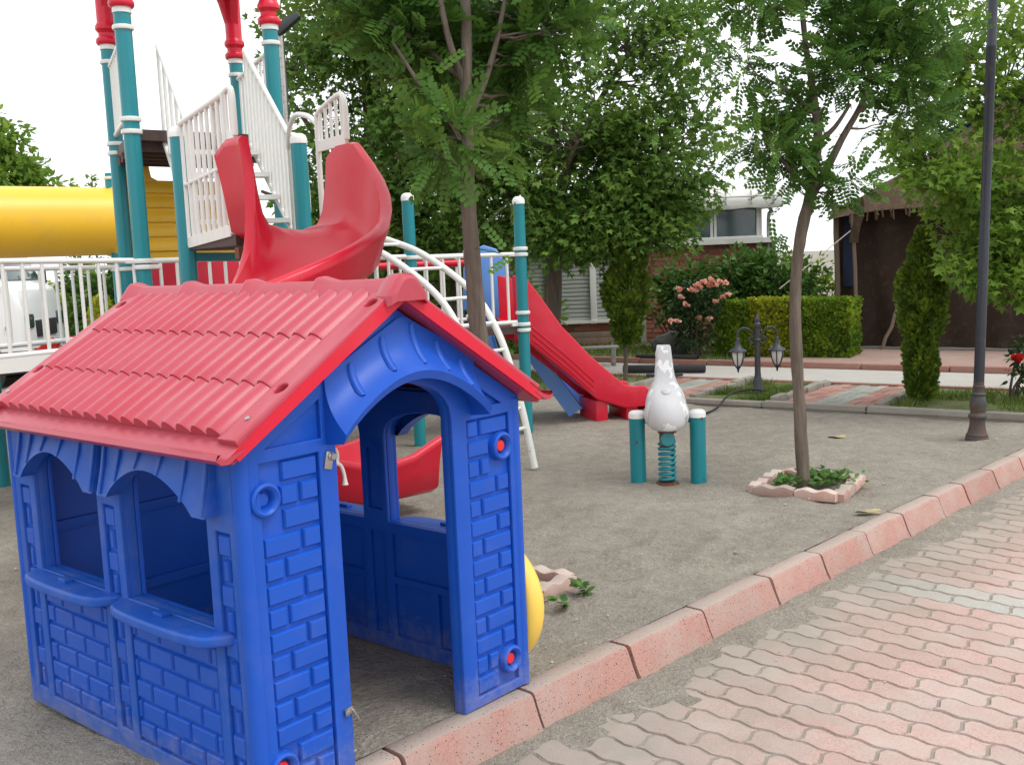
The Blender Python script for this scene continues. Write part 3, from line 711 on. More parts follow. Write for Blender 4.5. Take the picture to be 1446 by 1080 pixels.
# roof: two slopes of barrel tiles
OV = .065; EX = .062
dxs, dzs = HW / 2 + EX, HR - 1.034; SLEN = math.hypot(dxs, dzs); RIDGE_Z = HR
roof_b = MB()
def slope_pt(sgn, d, y, off=0):
    ux, uz = sgn * dxs / SLEN, -dzs / SLEN; nx, nz = sgn * dzs / SLEN, dxs / SLEN
    return Vector((HW / 2 + ux * d + nx * off, y, RIDGE_Z + uz * d + nz * off))
for sgn in (-1, 1):
    y0, y1 = -OV + .012, HL + OV - .012
    a = [slope_pt(sgn, 0, y0, 0), slope_pt(sgn, SLEN, y0, 0), slope_pt(sgn, SLEN, y1, 0), slope_pt(sgn, 0, y1, 0)]
    b = [slope_pt(sgn, 0, y0, -.03), slope_pt(sgn, SLEN, y0, -.03), slope_pt(sgn, SLEN, y1, -.03), slope_pt(sgn, 0, y1, -.03)]
    roof_b.add(a + b, [(0,1,2,3), (7,6,5,4), (0,4,5,1), (1,5,6,2), (2,6,7,3), (3,7,4,0)])
roof = roof_b.build('roof', M['roof_red'], ph, local=True, ang=30)
NCOL = 18; TY0, TY1 = .022, HL - .022; TW = (TY1 - TY0) / NCOL
ROWS = [(.045, .270), (.270, .490), (.490, .690)]
def tile_mesh(l, i):
    prof = [(lerp(-TW / 2, TW / 2, k / 10), .031 * math.sin(math.pi * k / 10) ** .8) for k in range(11)]
    st = [(0, .004, 1), (l * .5, .008, 1), (l - .004, .012, 1.0), (l + .006, .012, .93)]
    rows_ = [[Vector((d, y * (1 if j < 3 else .97), off + z * s_)) for y, z in prof] for j, (d, off, s_) in enumerate(st)]
    mb = MB(); mb.grid(rows_); mb.poly([Vector((l + .006, -TW / 2, -.01))] + rows_[-1] + [Vector((l + .006, TW / 2, -.01))])
    me = mb.mesh('roof_tile', ang=55); me.materials.append(M['roof_red']); return me
tms = [tile_mesh(b - a, i) for i, (a, b) in enumerate(ROWS)]
for sgn in (-1, 1):
    ux, uz = sgn * dxs / SLEN, -dzs / SLEN; nx, nz = sgn * dzs / SLEN, dxs / SLEN
    base = Matrix(((ux, 0, nx, 0), (0, -sgn * -1.0 if False else (1 if sgn > 0 else 1), 0, 0), (uz, 0, nz, 0), (0, 0, 0, 1)))
    for ri, (d0, d1) in enumerate(ROWS):
        for c in range(NCOL):
            p = slope_pt(sgn, d0, TY0 + TW * (c + .5), .0)
            o = link('roof_tile', tms[ri], None, roof)
            yv = (0, 1, 0) if sgn < 0 else (0, -1, 0)
            if sgn > 0: bm_ = Matrix(((ux, 0, nx, p.x), (0, 1, 0, p.y), (uz, 0, nz, p.z), (0, 0, 0, 1)))
            else: bm_ = Matrix(((ux, 0, nx, p.x), (0, -1, 0, p.y), (uz, 0, nz, p.z), (0, 0, 0, 1)))
            o.matrix_basis = bm_
    # flat border strips with moulded holes along both gables
    for ya, yb in ((-OV, .020), (HL - .020, HL + OV)):
        yc = (ya + yb) / 2
        holes = [circ(d, yc - .002, .021, 20) for d in (.10, .50)]
        xf = XF((ux, 0, uz), (0, 1, 0), (nx, 0, nz), slope_pt(sgn, 0, 0, .010))
        link('verge_strip', plate_mesh([rect(.03, ya, SLEN - .035, yb)] + holes, .026, .006, 2, xf), M['roof_red'], roof)
        for (d0, d1) in ROWS[1:]:
            pass
        MB().lathe([(.0085, 0), (.0085, .003), (.005, .006), (0, .0065)], slope_pt(sgn, .63, yc, .023), 10, (nx, 0, nz)).build('screw', M['steel'], roof, local=True)
    # bargeboards
    for yb_, yo in ((-OV - .004, 1), (HL + OV + .004, -1)):
        mb = MB(); th = .030
        def bp(d, off, y): return slope_pt(sgn, d, y, off)
        q = [(.0, .020), (SLEN - .002, .003), (SLEN - .012, -.026), (.0, -.040)]
        f_ = [bp(d, o_, yb_) for d, o_ in q]; k_ = [bp(d, o_, yb_ + yo * th) for d, o_ in q]
        for pl_ in (f_, k_): pl_[0].x = HW / 2; pl_[3].x = HW / 2
        mb.add(f_ + k_, [(0,1,2,3), (7,6,5,4), (0,4,5,1), (1,5,6,2), (2,6,7,3), (3,7,4,0)]); mb.build('bargeboard', M['red'], roof, local=True, ang=30)
    # eave: flat apron turning up into a rolled lip
    rows_ = []
    for d, off in ((.66, .006), (.715, .004), (SLEN, .004), (SLEN + .018, .006), (SLEN + .030, .014), (SLEN + .034, .024), (SLEN + .028, .030), (SLEN + .020, .026)):
        rows_.append([slope_pt(sgn, d, y, off + .0035 * noise.noise(Vector((y * 6, d, sgn)))) for y in np.linspace(-OV - .006, HL + OV + .006, 40)])
    mb = MB(); mb.grid(rows_)
    und = [[slope_pt(sgn, d, y, off) for y in np.linspace(-OV - .006, HL + OV + .006, 40)] for d, off in ((SLEN + .028, .030), (SLEN + .042, .022), (SLEN + .036, .002), (SLEN + .015, -.012), (SLEN - .05, -.012))]
    mb.grid(und)
    for e_ in (0, -1): mb.poly([r_[e_] for r_ in rows_[2:]] + [r_[e_] for r_ in und[1:]])
    mb.build('eave_lip', M['roof_red'], roof, local=True, ang=60)
# ridge caps
nseg = 4; y0, y1 = -OV - .012, HL + OV; seg = (y1 - y0) / nseg
for k in range(nseg):
    ya = y0 + seg * k; yb = ya + seg; rows_ = []
    st = [(0, 1.0), (.02, 1.0), (seg - .085, 1.0), (seg - .06, 1.10), (seg - .025, 1.30), (seg - .006, 1.42), (seg + .002, 1.40)]
    if k == 0: st = [(-.018, 1.0), (-.012, 1.3), (.0, 1.46), (.03, 1.48), (.055, 1.35), (.075, 1.08)] + st[2:]
    for dy, s_ in st:
        r_ = .043 * s_
        rows_.append([Vector((HW / 2 + r_ * x_, ya + dy, RIDGE_Z - .004 + r_ * z_)) for x_, z_ in ((1.30, -.70), (1.26, -.22), (1.18, -.10), (.62, .60), (.46, .74), (.28, .80), (0, .82), (-.28, .80), (-.46, .74), (-.62, .60), (-1.18, -.10), (-1.26, -.22), (-1.30, -.70))])
    mb = MB(); mb.grid(rows_); mb.poly(rows_[0]); mb.poly(rows_[-1]); mb.build('ridge_cap', M['roof_red'], roof, local=True, ang=17)
# rope end hanging in the doorway
c_, s_ = math.cos(.857), math.sin(.857)
def hw(u, v, z): return Vector((-.735 + u * c_ - v * s_, 2.69 + u * s_ + v * c_, z))
rp = MB(); rp.tube(catmull([hw(.338, .03, 1.03), hw(.345, .028, .985), hw(.352, .03, .955), hw(.349, .034, .94)], 5), .006, 8)
rp.tube(catmull([hw(.345, .03, .985), hw(.36, .028, .97), hw(.362, .03, .945), hw(.352, .03, .935)], 5), .005, 8)
rp.lathe([(.004, -.012), (.013, -.004), (.013, .006), (.004, .014)], hw(.352, .03, .938), 10)
rp.tube(catmull([hw(.354, .03, .935), hw(.372, .028, .925), hw(.384, .03, .895), hw(.386, .03, .865)], 5), [.0055] * 12 + [.006, .007, .008, .010], 8)
setp(rp.build('rope', M['rope']), 'knotted end of white cotton rope hanging in the playhouse doorway', 'rope')

# ================================================================== PLAY STRUCTURE
ps = thing('play_structure', 'tall playground climbing frame with teal posts, white railings and red spiral slide', 'play structure', (-1.6, 7.4, 0))
V3 = lambda p, z: Vector((p[0], p[1], z))
FL, FR, BL, BR = (-2.42, 6.93), (-1.61, 7.58), (-2.92, 8.0), (-2.15, 8.72)
P1, P2 = (-1.852, 6.06), (-1.27, 6.60)
PM, PR = (-.79, 8.56), (.12, 8.99)
PB1, PB2 = (-.345, 9.75), (-1.32, 9.35)
PLF = (-3.82, 7.58); PT1, PT2 = (-4.18, 11.2), (-4.45, 11.9)
PRAD = .054
def clamp(post, p, z, r_=PRAD, towards=None):
    mb = MB(); mb.lathe([(r_ + .002, -.016), (r_ + .012, -.013), (r_ + .015, 0), (r_ + .012, .013), (r_ + .002, .016)], V3(p, z), 18)
    if towards is not None:
        d = (Vector((towards[0] - p[0], towards[1] - p[1], 0))).normalized(); mb.cbox(V3(p, z) + d * (r_ + .03), (.07, .035, .030), .008, Matrix.Rotation(math.atan2(d.y, d.x), 3, 'Z'))
    mb.build('clamp', M['white'], post)
def post(p, top, cap=True, clamps=(), r_=PRAD):
    o = MB().lathe([(r_, -.05), (r_, top)], V3(p, 0), 20).build('post', M['teal'], ps)
    if cap: MB().lathe([(r_ + .004, top - .02), (r_ + .004, top + .012), (r_ * .9, top + .03), (r_ * .55, top + .042), (.0, top + .045)], V3(p, 0), 20).build('post_cap', M['white_clean'], o)
    for c in clamps:
        if isinstance(c, tuple): clamp(o, p, c[0], r_, c[1])
        else: clamp(o, p, c, r_)
    return o
far = lambda p, d, k: (p[0] + d[0] * k, p[1] + d[1] * k)
UM = (-.77, -.63)
post(FL, 3.2, False, [3.10, 2.52, 2.44, (1.60, far(FL, UM, 1)), (1.56, FR)])
post(FR, 3.2, False, [3.10, 2.52, 2.44, (1.60, FL), 1.05])
post(BL, 3.2, False, [3.10, 2.50, 2.43, (1.56, far(BL, UM, 1))])
post(BR, 3.2, False, [3.10, 2.50, 2.43, 1.56])
post(P1, 2.30, True, [], .050); post(P2, 2.30, True, [], .050)
post(PM, 2.04, True, [(1.56, PR), (1.02, PR), .93], .050); post(PR, 2.0, True, [1.60, (1.55, PM), 1.05, (.95, PM), .90], .050)
post(PB1, 2.05, True, [1.60, 1.0], .050); post(PB2, 1.62, True, [1.56], .050)
post(PLF, 1.55, True, [1.02]); post(PT1, 2.6, False, [2.55, 2.02]); post(PT2, 2.6, False, [2.5])
# red column heads carrying the arched roof
for p in (FL, FR, BL, BR):
    MB().lathe([(.060, 3.19), (.060, 3.225)], V3(p, 0), 20).build('collar', M['white_clean'], ps)
    MB().lathe([(.072, 3.225), (.080, 3.235), (.082, 3.26), (.072, 3.275), (.060, 3.285), (.060, 3.31), (.072, 3.325), (.080, 3.335), (.080, 3.36), (.070, 3.375), (.064, 3.39), (.066, 4.3)], V3(p, 0), 22).build('column_head', M['red'], ps)
def arch_panel(p, q):
    L_ = math.hypot(q[0] - p[0], q[1] - p[1]); ex = Vector(((q[0] - p[0]) / L_, (q[1] - p[1]) / L_, 0)); ez = ex.cross(Vector((0, 0, 1)))
    n = 16; low = [(lerp(.05, L_ - .05, i / n), 3.46 + .62 * math.sin(math.pi * i / n) ** .7) for i in range(n + 1)]
    out = low + [(L_ - .04, 4.3), (.04, 4.3)]
    xf = XF(ex, (0, 0, 1), ez, V3(p, 0)); inv = tbasis(ps).inverted()
    link('arch_panel', plate_mesh([out], .06, .012, 2, inv @ xf), M['red'], ps)
for a, b in ((FL, FR), (FR, BR), (BR, BL), (BL, FL)): arch_panel(a, b)
ctr = Vector(((FL[0] + BR[0]) / 2, (FL[1] + BR[1]) / 2, 0))
mb = MB(); eav = [ctr + (V3(p, 0) - ctr) * 1.25 + Vector((0, 0, 4.28)) for p in (FL, FR, BR, BL)]; ap = ctr + Vector((0, 0, 5.0))
mb.add(eav + [ap], [(0, 1, 4), (1, 2, 4), (2, 3, 4), (3, 0, 4), (3, 2, 1, 0)]); mb.build('tower_roof', M['red'], ps)
# decks
def deck(poly, z, t, name='deck', m='deck'):
    top = [V3(p, z) for p in poly]; bot = [V3(p, z - t) for p in poly]; n = len(poly)
    return MB().add(top + bot, [tuple(range(n)), tuple(range(2*n-1, n-1, -1))] + [(i, n + i, n + (i+1) % n, (i+1) % n) for i in range(n)]).build(name, M[m], ps, ang=30)
deck([FL, FR, BR, BL], 2.46, .07)
for k in range(5):      # stiffening ribs under the upper deck
    t = (k + .5) / 5; a = Vector(FL).lerp(Vector(BL), t); b = Vector(FR).lerp(Vector(BR), t)
    MB().beam(V3(a, 2.36), V3(b, 2.36), .04, .06).build('deck_rib', M['deck'], ps)
SL_A, SL_B = (-1.42, 5.50), (-.965, 5.87)     # line where the spiral slide starts
deck([P1, SL_A, SL_B, P2, (-1.42, 6.80), (-1.93, 6.36)], 1.70, .06)
MB().beam(V3(P1, 1.60), V3(P2, 1.58), .05, .05).build('deck_beam', M['teal'], ps)
MB().beam(V3(SL_A, 1.60), V3(SL_B, 1.60), .05, .06).build('deck_beam', M['rust'], ps)
deck([PM, PR, PB1, PB2], .93, .06); deck([FL, FR, BR, BL], 1.0, .06)
deck([FL, BL, far(BL, UM, 2.2), far(FL, UM, 2.2)], 1.0, .07)
deck([FR, PM, PB2, BR], 1.0, .06)
# railings: rails plus single balusters
def railing(p, q, z0, z1, n, r_=.0125, z0b=None, z1b=None, rail_r=.019, ends=True, inset=.06, name='railing', mid=None, flat_bottom=False):
    z0b = z0 if z0b is None else z0b; z1b = z1 if z1b is None else z1b
    a = Vector((p[0], p[1], 0)); b = Vector((q[0], q[1], 0)); d = (b - a).normalized(); a = a + d * inset; b = b - d * inset
    rl = MB().tube([a + Vector((0, 0, z1)), b + Vector((0, 0, z1b))], rail_r, 10).build(name, M['white'], ps)
    if flat_bottom: MB().beam(a + Vector((0, 0, z0 + .02)), b + Vector((0, 0, z0b + .02)), .02, .06).build('bottom_rail', M['white'], rl)
    else: MB().tube([a + Vector((0, 0, z0)), b + Vector((0, 0, z0b))], rail_r, 10).build('bottom_rail', M['white'], rl)
    if mid: MB().tube([a + Vector((0, 0, lerp(z0, z1, mid))), b + Vector((0, 0, lerp(z0b, z1b, mid)))], rail_r * .6, 8).build('middle_rail', M['white'], rl)
    for i in range(n):
        t = (i + .5) / n if not ends else i / (n - 1); c = a.lerp(b, t)
        MB().tube([c + Vector((0, 0, lerp(z0, z0b, t))), c + Vector((0, 0, lerp(z1, z1b, t)))], r_, 8).build('baluster', M['white'], rl, ang=60)
    return rl
# arched bridge on the left, with both railings
railing(FL, far(FL, UM, 2.2), 1.06, 1.605, 19, .0125, 1.02, 1.66); railing(BL, far(BL, UM, 2.2), 1.06, 1.575, 19, .0125, 1.02, 1.62)
MB().beam(V3(FL, 1.0), V3(far(FL, UM, 2.2), .98), .03, .10).build('bridge_beam', M['white'], ps)
# railings of the walkway behind
railing(FL, FR, 1.06, 1.60, 8, ends=False); railing(BL, BR, 1.06, 1.58, 8, ends=False)
railing(FR, PM, 1.0, 1.57, 9, ends=False); railing(BR, PB2, 1.0, 1.57, 9, ends=False)
railing(PM, PR, .97, 1.555, 6, ends=False); railing(PB2, PB1, .97, 1.57, 6, ends=False)
# upper deck barriers
railing(FL, BL, 2.56, 3.06, 9, .012, ends=False); railing(FR, BR, 2.56, 3.06, 9, .012, ends=False)
# barrier between P1 and the slide, slatted panel
railing(P1, SL_A, 1.66, 2.35, 9, .0125, 1.70, 2.42, inset=.045, mid=.5, flat_bottom=True, name='slat_panel')
# stair from the slide deck up to the tower, slatted side panels with sloping rails
railing((-2.27, 7.12), (-1.955, 6.60), 2.38, 3.02, 6, .012, 1.72, 2.42, inset=0, name='stair_panel', rail_r=.016)
railing((-1.76, 7.40), (-1.385, 6.86), 2.38, 3.02, 12, .012, 1.72, 2.38, inset=0, name='stair_panel', rail_r=.016)
railing((-1.385, 6.86), (-1.275, 6.72), 1.72, 2.36, 3, .012, 1.72, 2.30, inset=0, name='stair_panel', rail_r=.016)
for k in range(4):
    t = (k + .5) / 4; a = Vector((-2.27, 7.12)).lerp(Vector((-1.955, 6.60)), t); b = Vector((-1.76, 7.40)).lerp(Vector((-1.385, 6.86)), t)
    mb = MB(); z = lerp(2.40, 1.76, t); mb.add([V3(a, z), V3(b, z), V3(b.lerp(Vector((-1.2, 6.2)), .12), z), V3(a.lerp(Vector((-1.9, 6.1)), .12), z), V3(a, z - .03), V3(b, z - .03), V3(b.lerp(Vector((-1.2, 6.2)), .12), z - .03), V3(a.lerp(Vector((-1.9, 6.1)), .12), z - .03)], [(0,1,2,3), (7,6,5,4), (0,4,5,1), (1,5,6,2), (2,6,7,3), (3,7,4,0)]); mb.build('stair_tread', M['white'], ps)
# slide guards: small slatted frames over the wings of the slide
def guard(p, q, za, zb, n):
    a, b = Vector((p[0], p[1], 0)), Vector((q[0], q[1], 0)); Z = Vector((0, 0, 1)); dd = (b - a)
    path = [a + Z * 1.74, a + Z * (zb - .10), a + dd * .06 + Z * (zb - .03), a + dd * .3 + Z * zb, a + dd * .8 + Z * (zb + .035), a + dd * .96 + Z * (zb + .01), b + Z * (zb - .08), b + Z * za]
    g = MB().tube(catmull(path, 4), .016, 10).build('slide_guard', M['white'], ps)
    MB().beam(a + Z * (za + .0), b + Z * za, .02, .06).build('bottom_rail', M['white'], g)
    for i in range(n):
        t = (i + .7) / (n + .4); c = a + dd * t; MB().tube([c + Z * za, c + Z * (zb + .02 * t)], .010, 8).build('baluster', M['white'], g, ang=60)
guard((-1.047, 6.02), (-.838, 5.72), 2.19, 2.40, 5)
guard((-1.53, 5.68), (-1.37, 5.44), 2.20, 2.41, 4)
MB().tube(catmull([(-1.36, 6.72, 2.27), (-1.32, 6.58, 2.36), (-1.24, 6.38, 2.42), (-1.12, 6.14, 2.38), (-1.05, 6.03, 2.32)], 5), .016, 10).build('arch_bar', M['white'], ps)
MB().tube(catmull([(-1.27, 6.68, 2.27), (-1.245, 6.64, 2.22), (-1.24, 6.63, 2.06), (-1.24, 6.63, 1.86), (-1.275, 6.66, 1.80)], 5), .016, 10).build('hand_loop', M['white'], ps)
# ridged yellow wall and red wall under the tower
inv = tbasis(ps).inverted()
L_ = math.hypot(BR[0] - BL[0], BR[1] - BL[1]); ex = Vector(((BR[0] - BL[0]) / L_, (BR[1] - BL[1]) / L_, 0))
ol = [(.06, 1.62), (L_ - .06, 1.62), (L_ - .06, 2.38), (L_ - .14, 2.38), (L_ - .17, 2.27), (L_ - .24, 2.235), (.30, 2.235), (.25, 2.26), (.23, 2.38), (.06, 2.38)]
xf = XF(ex, (0, 0, 1), ex.cross(Vector((0, 0, 1))), V3(BL, 0))
yp = link('yellow_panel', plate_mesh([ol], .04, .01, 2, inv @ xf), M['yellow'], ps)
for k in range(5):
    z = 1.68 + .112 * k; a = V3(BL, 0) + ex * .07; b = V3(BL, 0) + ex * (L_ - .07); ez = ex.cross(Vector((0, 0, 1)))
    rows_ = [[p + Vector((0, 0, z + dz)) + ez * (.018 + o_) for p in (a, b)] for dz, o_ in ((0, 0), (.012, .022), (.04, .026), (.085, .010), (.098, 0))]
    MB().grid(rows_).build('ridge', M['yellow'], yp)
link('red_panel', plate_mesh([rect(.06, 1.03, L_ - .06, 1.60)], .04, .01, 2, inv @ xf), M['red'], ps)
# yellow crawl tube
ta, td = Vector((-4.22, 11.30, 2.10)), Vector((-.77, -.63, 0)).normalized()
mb = MB(); st = [(0, .375), (.04, .385), (.08, .36), (1.6, .36), (1.62, .385), (1.70, .385), (1.72, .36), (3.6, .36)]
rows_ = []; sx = td.cross(Vector((0, 0, 1)))
for s_, r_ in st: rows_.append([ta + td * s_ + (sx * math.cos(t) + Vector((0, 0, 1)) * math.sin(t)) * r_ for t in [2 * math.pi * j / 48 for j in range(48)]])
mb.grid(rows_, closed=True); mb.build('crawl_tube', M['yellow'], ps, ang=30)
# arched ladder
lr = [Vector(p) for p in ((-1.12, 8.42, 1.76), (-.90, 8.28, 1.69), (-.62, 8.07, 1.56), (-.27, 7.80, 1.28), (-.08, 7.63, .96), (.05, 7.48, .50), (.14, 7.38, .0))]
offl = Vector((-.25, -.31, 0)); c1 = catmull(lr, 8)
MB().tube(c1, .026, 12).build('ladder_rail', M['white'], ps); c2 = [p + offl for p in c1]; MB().tube(c2, .026, 12).build('ladder_rail', M['white'], ps)
zt = 1.66
while zt > .12:
    j = min(range(len(c1)), key=lambda i: abs(c1[i].z - zt)); MB().tube([c1[j], c2[j]], .013, 8).build('rung', M['white'], ps); zt -= .20
# red spiral slide
SC = Vector((-1.40, 5.13, 0)); hh = Vector((.64, -.768, 0)); rr_ = Vector((-.768, -.64, 0))
RIN, ROUT = .215, .755
def slide_frame(k):
    """station k in metres/degrees -> (inner xy, outer xy, floor z, inner wall h, outer wall h)"""
    kind, v = k
    if kind == 'in':
        o_ = -hh * v; a = SC - rr_ * RIN + o_; b = SC - rr_ * ROUT + o_; t = v / .36
        q_ = .05 * max(0, (v - .17) / .12) ** 2; return a, b, 1.72, .44 - q_, .44 - q_
    if kind == 'arc':
        th = R(v); d = -rr_ * math.cos(th) + hh * math.sin(th)
        f = v / 270; z = 1.72 - 1.26 * f ** .97
        s0 = min(1, v / 42); w = .43 * (1 - s0 ** .8) + .215 * s0 ** .8
        wi = .44 * (1 - min(1, v / 60)) + .20 * min(1, v / 60)
        return SC + d * RIN, SC + d * ROUT, z, wi, w
    th = R(270); d = -rr_ * math.cos(th) + hh * math.sin(th); hd = -rr_
    z = .46 - .30 * min(1, v / .9) + (.0 if v < 1.0 else .0)
    lip = .0 if v < 1.15 else (v - 1.15) * .4
    return SC + d * (RIN + .03 * v) + hd * v, SC + d * ROUT + hd * v, z, .20 + lip, .22 + lip
stations = [('in', .29), ('in', .18), ('in', .06)] + [('arc', a) for a in range(0, 271, 9)] + [('out', v) for v in (.15, .3, .5, .7, .9, 1.05, 1.2, 1.32, 1.40)]
rows_in = []; rows_out = []
for k in stations:
    a, b, z, wi, wo = slide_frame(k); d = (b - a).normalized(); Z = Vector((0, 0, 1)); w = (b - a).length
    flare = .045
    sec = [a - d * (flare + .035) + Z * (z + wi - .035), a - d * (flare + .040) + Z * (z + wi - .010), a - d * (flare + .020) + Z * (z + wi + .010), a - d * (flare - .012) + Z * (z + wi + .002), a - d * .012 + Z * (z + wi * .55), a + d * .012 + Z * (z + wi * .2), a + d * .05 + Z * (z + .015), a + d * w * .3 + Z * (z - .012), a + d * w * .5 + Z * (z - .018),
           a + d * w * .7 + Z * (z - .008), b - d * .05 + Z * (z + .025), b - d * .012 + Z * (z + wo * .25), b + d * .014 + Z * (z + wo * .6), b + d * (flare - .012) + Z * (z + wo + .002), b + d * (flare + .020) + Z * (z + wo + .012), b + d * (flare + .045) + Z * (z + wo - .008), b + d * (flare + .042) + Z * (z + wo - .038)]
    rows_in.append(sec)
    T = .035
    rows_out.append([sec[0], a - d * (.050) + Z * (z + wi * .5), a - d * .02 + Z * (z - .01), a + d * .06 + Z * (z - T - .02), a + d * w * .5 + Z * (z - T - .03), b - d * .06 + Z * (z - T - .01), b + d * .025 + Z * (z + .01), b + d * .055 + Z * (z + wo * .5), sec[-1]])
mb = MB(); mb.grid(rows_in); mb.grid([r_[::-1] for r_ in rows_out])
for e_ in (0, -1): mb.poly(rows_in[e_] + rows_out[e_][::-1][1:-1])
slide = mb.build('spiral_slide', M['red'], ps, ang=60)
MB().lathe([(.045, 0), (.045, .95)], SC + Vector((0, 0, 0)), 16).build('slide_support', M['teal'], ps)
# red straight slide on the right
sa = Vector((.06, 9.23, 0)); sdv = Vector((.958, .287, 0)); snv = Vector((-.287, .958, 0))
def wall_outline(): return [(-.02, 1.37), (.10, 1.345), (.20, 1.22), (.42, .90), (.70, .60), (1.02, .315), (1.10, .30), (1.22, .295), (1.27, .25), (1.285, .18), (1.24, .10), (1.02, .10), (.74, .20), (.45, .47), (.12, .745), (-.02, .80)]
sw = []
for off in (0, .46):
    xf = XF(sdv, (0, 0, 1), snv, sa + snv * off); sw.append(plate_mesh([wall_outline()], .045, .014, 2, inv @ xf))
s2 = link('straight_slide', sw[0], M['red'], ps); link('side_wall', sw[1], M['red'], s2)
rows_ = []
for s_, z in ((-.05, .96), (.08, .94), (.2, .85), (.42, .62), (.70, .38), (.98, .19), (1.10, .15), (1.26, .14)):
    rows_.append([sa + sdv * s_ + snv * o_ + Vector((0, 0, z + dz)) for o_, dz in ((.0, .02), (.05, 0), (.23, -.01), (.41, 0), (.46, .02))])
und = [[p - Vector((0, 0, .09)) for p in r_] for r_ in rows_]
mb = MB(); mb.grid(rows_); mb.grid(und); mb.poly(rows_[-1] + und[-1][::-1]); mb.build('chute', M['red'], s2, ang=50)
for k in range(3):
    o_ = -.024; pts = [sa + sdv * s_ + snv * o_ + Vector((0, 0, z + .055 * k)) for s_, z in ((.14, .79), (.45, .52), (.72, .265))]; MB().tube(pts, .006, 8).build('moulded_rib', M['red'], s2)
for s_ in (.80, 1.10):
    MB().cbox(sa + sdv * s_ + snv * .23 + Vector((0, 0, .085)), (.12, .44, .20), .015, Matrix.Rotation(math.atan2(sdv.y, sdv.x), 3, 'Z')).build('slide_foot', M['red'], s2)
MB().tube([V3(PB2, 1.50), V3(PB1, 1.50)], .035, 12).build('red_bar', M['red'], ps)

# ================================================================== OTHER THINGS ON THE SAND
# blue toddler slide behind
ts = thing('toddler_slide', 'small blue plastic slide standing behind the red straight slide', 'slide', (.2, 9.95, 0))
a0, a1 = Vector((-.26, 10.22, 1.45)), Vector((.62, 9.90, .03)); dd = (a1 - a0).normalized(); sdv2 = Vector((.28, .96, 0)).normalized(); up = sdv2.cross(dd) * -1
if up.z < 0: up = -up
mb = MB(); rows_ = []
for t in np.linspace(0, 1, 9):
    p = a0.lerp(a1, t) + Vector((0, 0, -.05 * math.sin(math.pi * t))); rows_.append([p + sdv2 * o_ + up * h_ for o_, h_ in ((-.17, -.05), (-.17, .10), (-.145, .10), (-.13, .02), (.13, .02), (.145, .10), (.17, .10), (.17, -.05))])
mb.grid(rows_, closed=True); mb.poly(rows_[0]); mb.poly(rows_[-1]); mb.build('chute', M['blue_light'], ts)
xf = XF((1, 0, 0), (0, 0, 1), (0, 1, 0), (0, 10.0, 0)); iv = tbasis(ts).inverted()
hump = [(-.44, 1.05), (-.42, 1.45), (-.34, 1.60), (-.22, 1.66), (-.10, 1.62), (-.02, 1.50), (.04, 1.25), (.08, 1.05), (-.1, .95)]
link('side_panel', plate_mesh([hump], .05, .015, 2, iv @ xf), M['blue_light'], ts); link('side_panel', plate_mesh([hump], .05, .015, 2, iv @ XF((1, 0, 0), (0, 0, 1), (0, 1, 0), (0, 10.4, 0))), M['blue_light'], ts)
for o_ in (-.16, .16):
    MB().beam(Vector((-.30, 10.2 + o_, 1.1)), Vector((-.06 if o_ < 0 else .0, 10.15 + o_, -.01)), .05, .09).build('leg', M['blue_light'], ts)
for k in range(4): MB().tube([(-.28 + .055 * k, 10.04, .95 - .22 * k), (-.28 + .055 * k, 10.36, .95 - .22 * k)], .02, 8).build('step', M['blue_light'], ts)

# spring rider seen from behind
sr = thing('spring_rider', 'white peeling animal spring rider on a teal coil between two bollards', 'spring rider', (1.0, 6.70, 0), R(-6))
rings = [(.366, 0, .070, .11), (.372, 0, .095, .16), (.388, 0, .116, .20), (.42, 0, .131, .22), (.47, 0, .136, .225), (.53, .005, .133, .215), (.575, .012, .124, .19), (.61, .03, .110, .16), (.638, .05, .094, .132), (.668, .075, .080, .108), (.71, .09, .065, .094), (.77, .108, .057, .086), (.84, .125, .051, .08), (.892, .138, .046, .07), (.90, .14, .043, .065)]
rows_ = []; n = 28
for z, cy, rx, ry in rings:
    e_ = .85 if z < .6 else max(.38, .85 - (z - .6) * 5)
    rows_.append([Vector((rx * math.copysign(abs(math.cos(t)) ** e_, math.cos(t)), cy + ry * math.copysign(abs(math.sin(t)) ** e_, math.sin(t)), z)) for t in [2 * math.pi * j / n for j in range(n)]])
mb = MB(); mb.grid(rows_, closed=True); mb.poly(rows_[0]); mb.poly(rows_[-1])
body = mb.build('body', M['white_peel'], sr, local=True, ang=70)
hd = [(.04, .13, .80, .05), (.15, .20, .84, .055), (.2, .30, .82, .05), (.2, .40, .78, .042), (.2, .44, .765, .02)]
MB().tube([(0, y, z) for _, y, z, _ in hd], [r_ for *_, r_ in hd], 14).build('head', M['white_peel'], sr, local=True, ang=70)
MB().lathe([(.012, -.02), (.028, -.012), (.034, .004), (.026, .022), (.0, .032)], (0, -.105, .615), 16, (0, -.6, .8)).build('tail', M['white_peel'], sr, local=True)
for sx_ in (-1, 1):
    MB().tube([(sx_ * .03, .07, .405), (sx_ * .175, .07, .405)], .012, 10).build('foot_peg', M['iron'], sr, local=True)
    MB().tube([(sx_ * .03, .10, .70), (sx_ * .12, .10, .71)], .012, 10).build('handle', M['iron'], sr, local=True)
    mb = MB(); mb.lathe([(.0, -.10), (.035, -.075), (.055, -.01), (.045, .06), (.0, .11)], (0, 0, 0), 16)
    for q in range(len(mb.v)): x_, y_, z_ = mb.v[q]; mb.v[q] = (sx_ * .124 + x_ * .42 - sx_ * max(0, z_) * .38, -.06 + y_ * 1.5, .50 + z_)
    mb.build('wing', M['white_peel'], sr, local=True, ang=70)
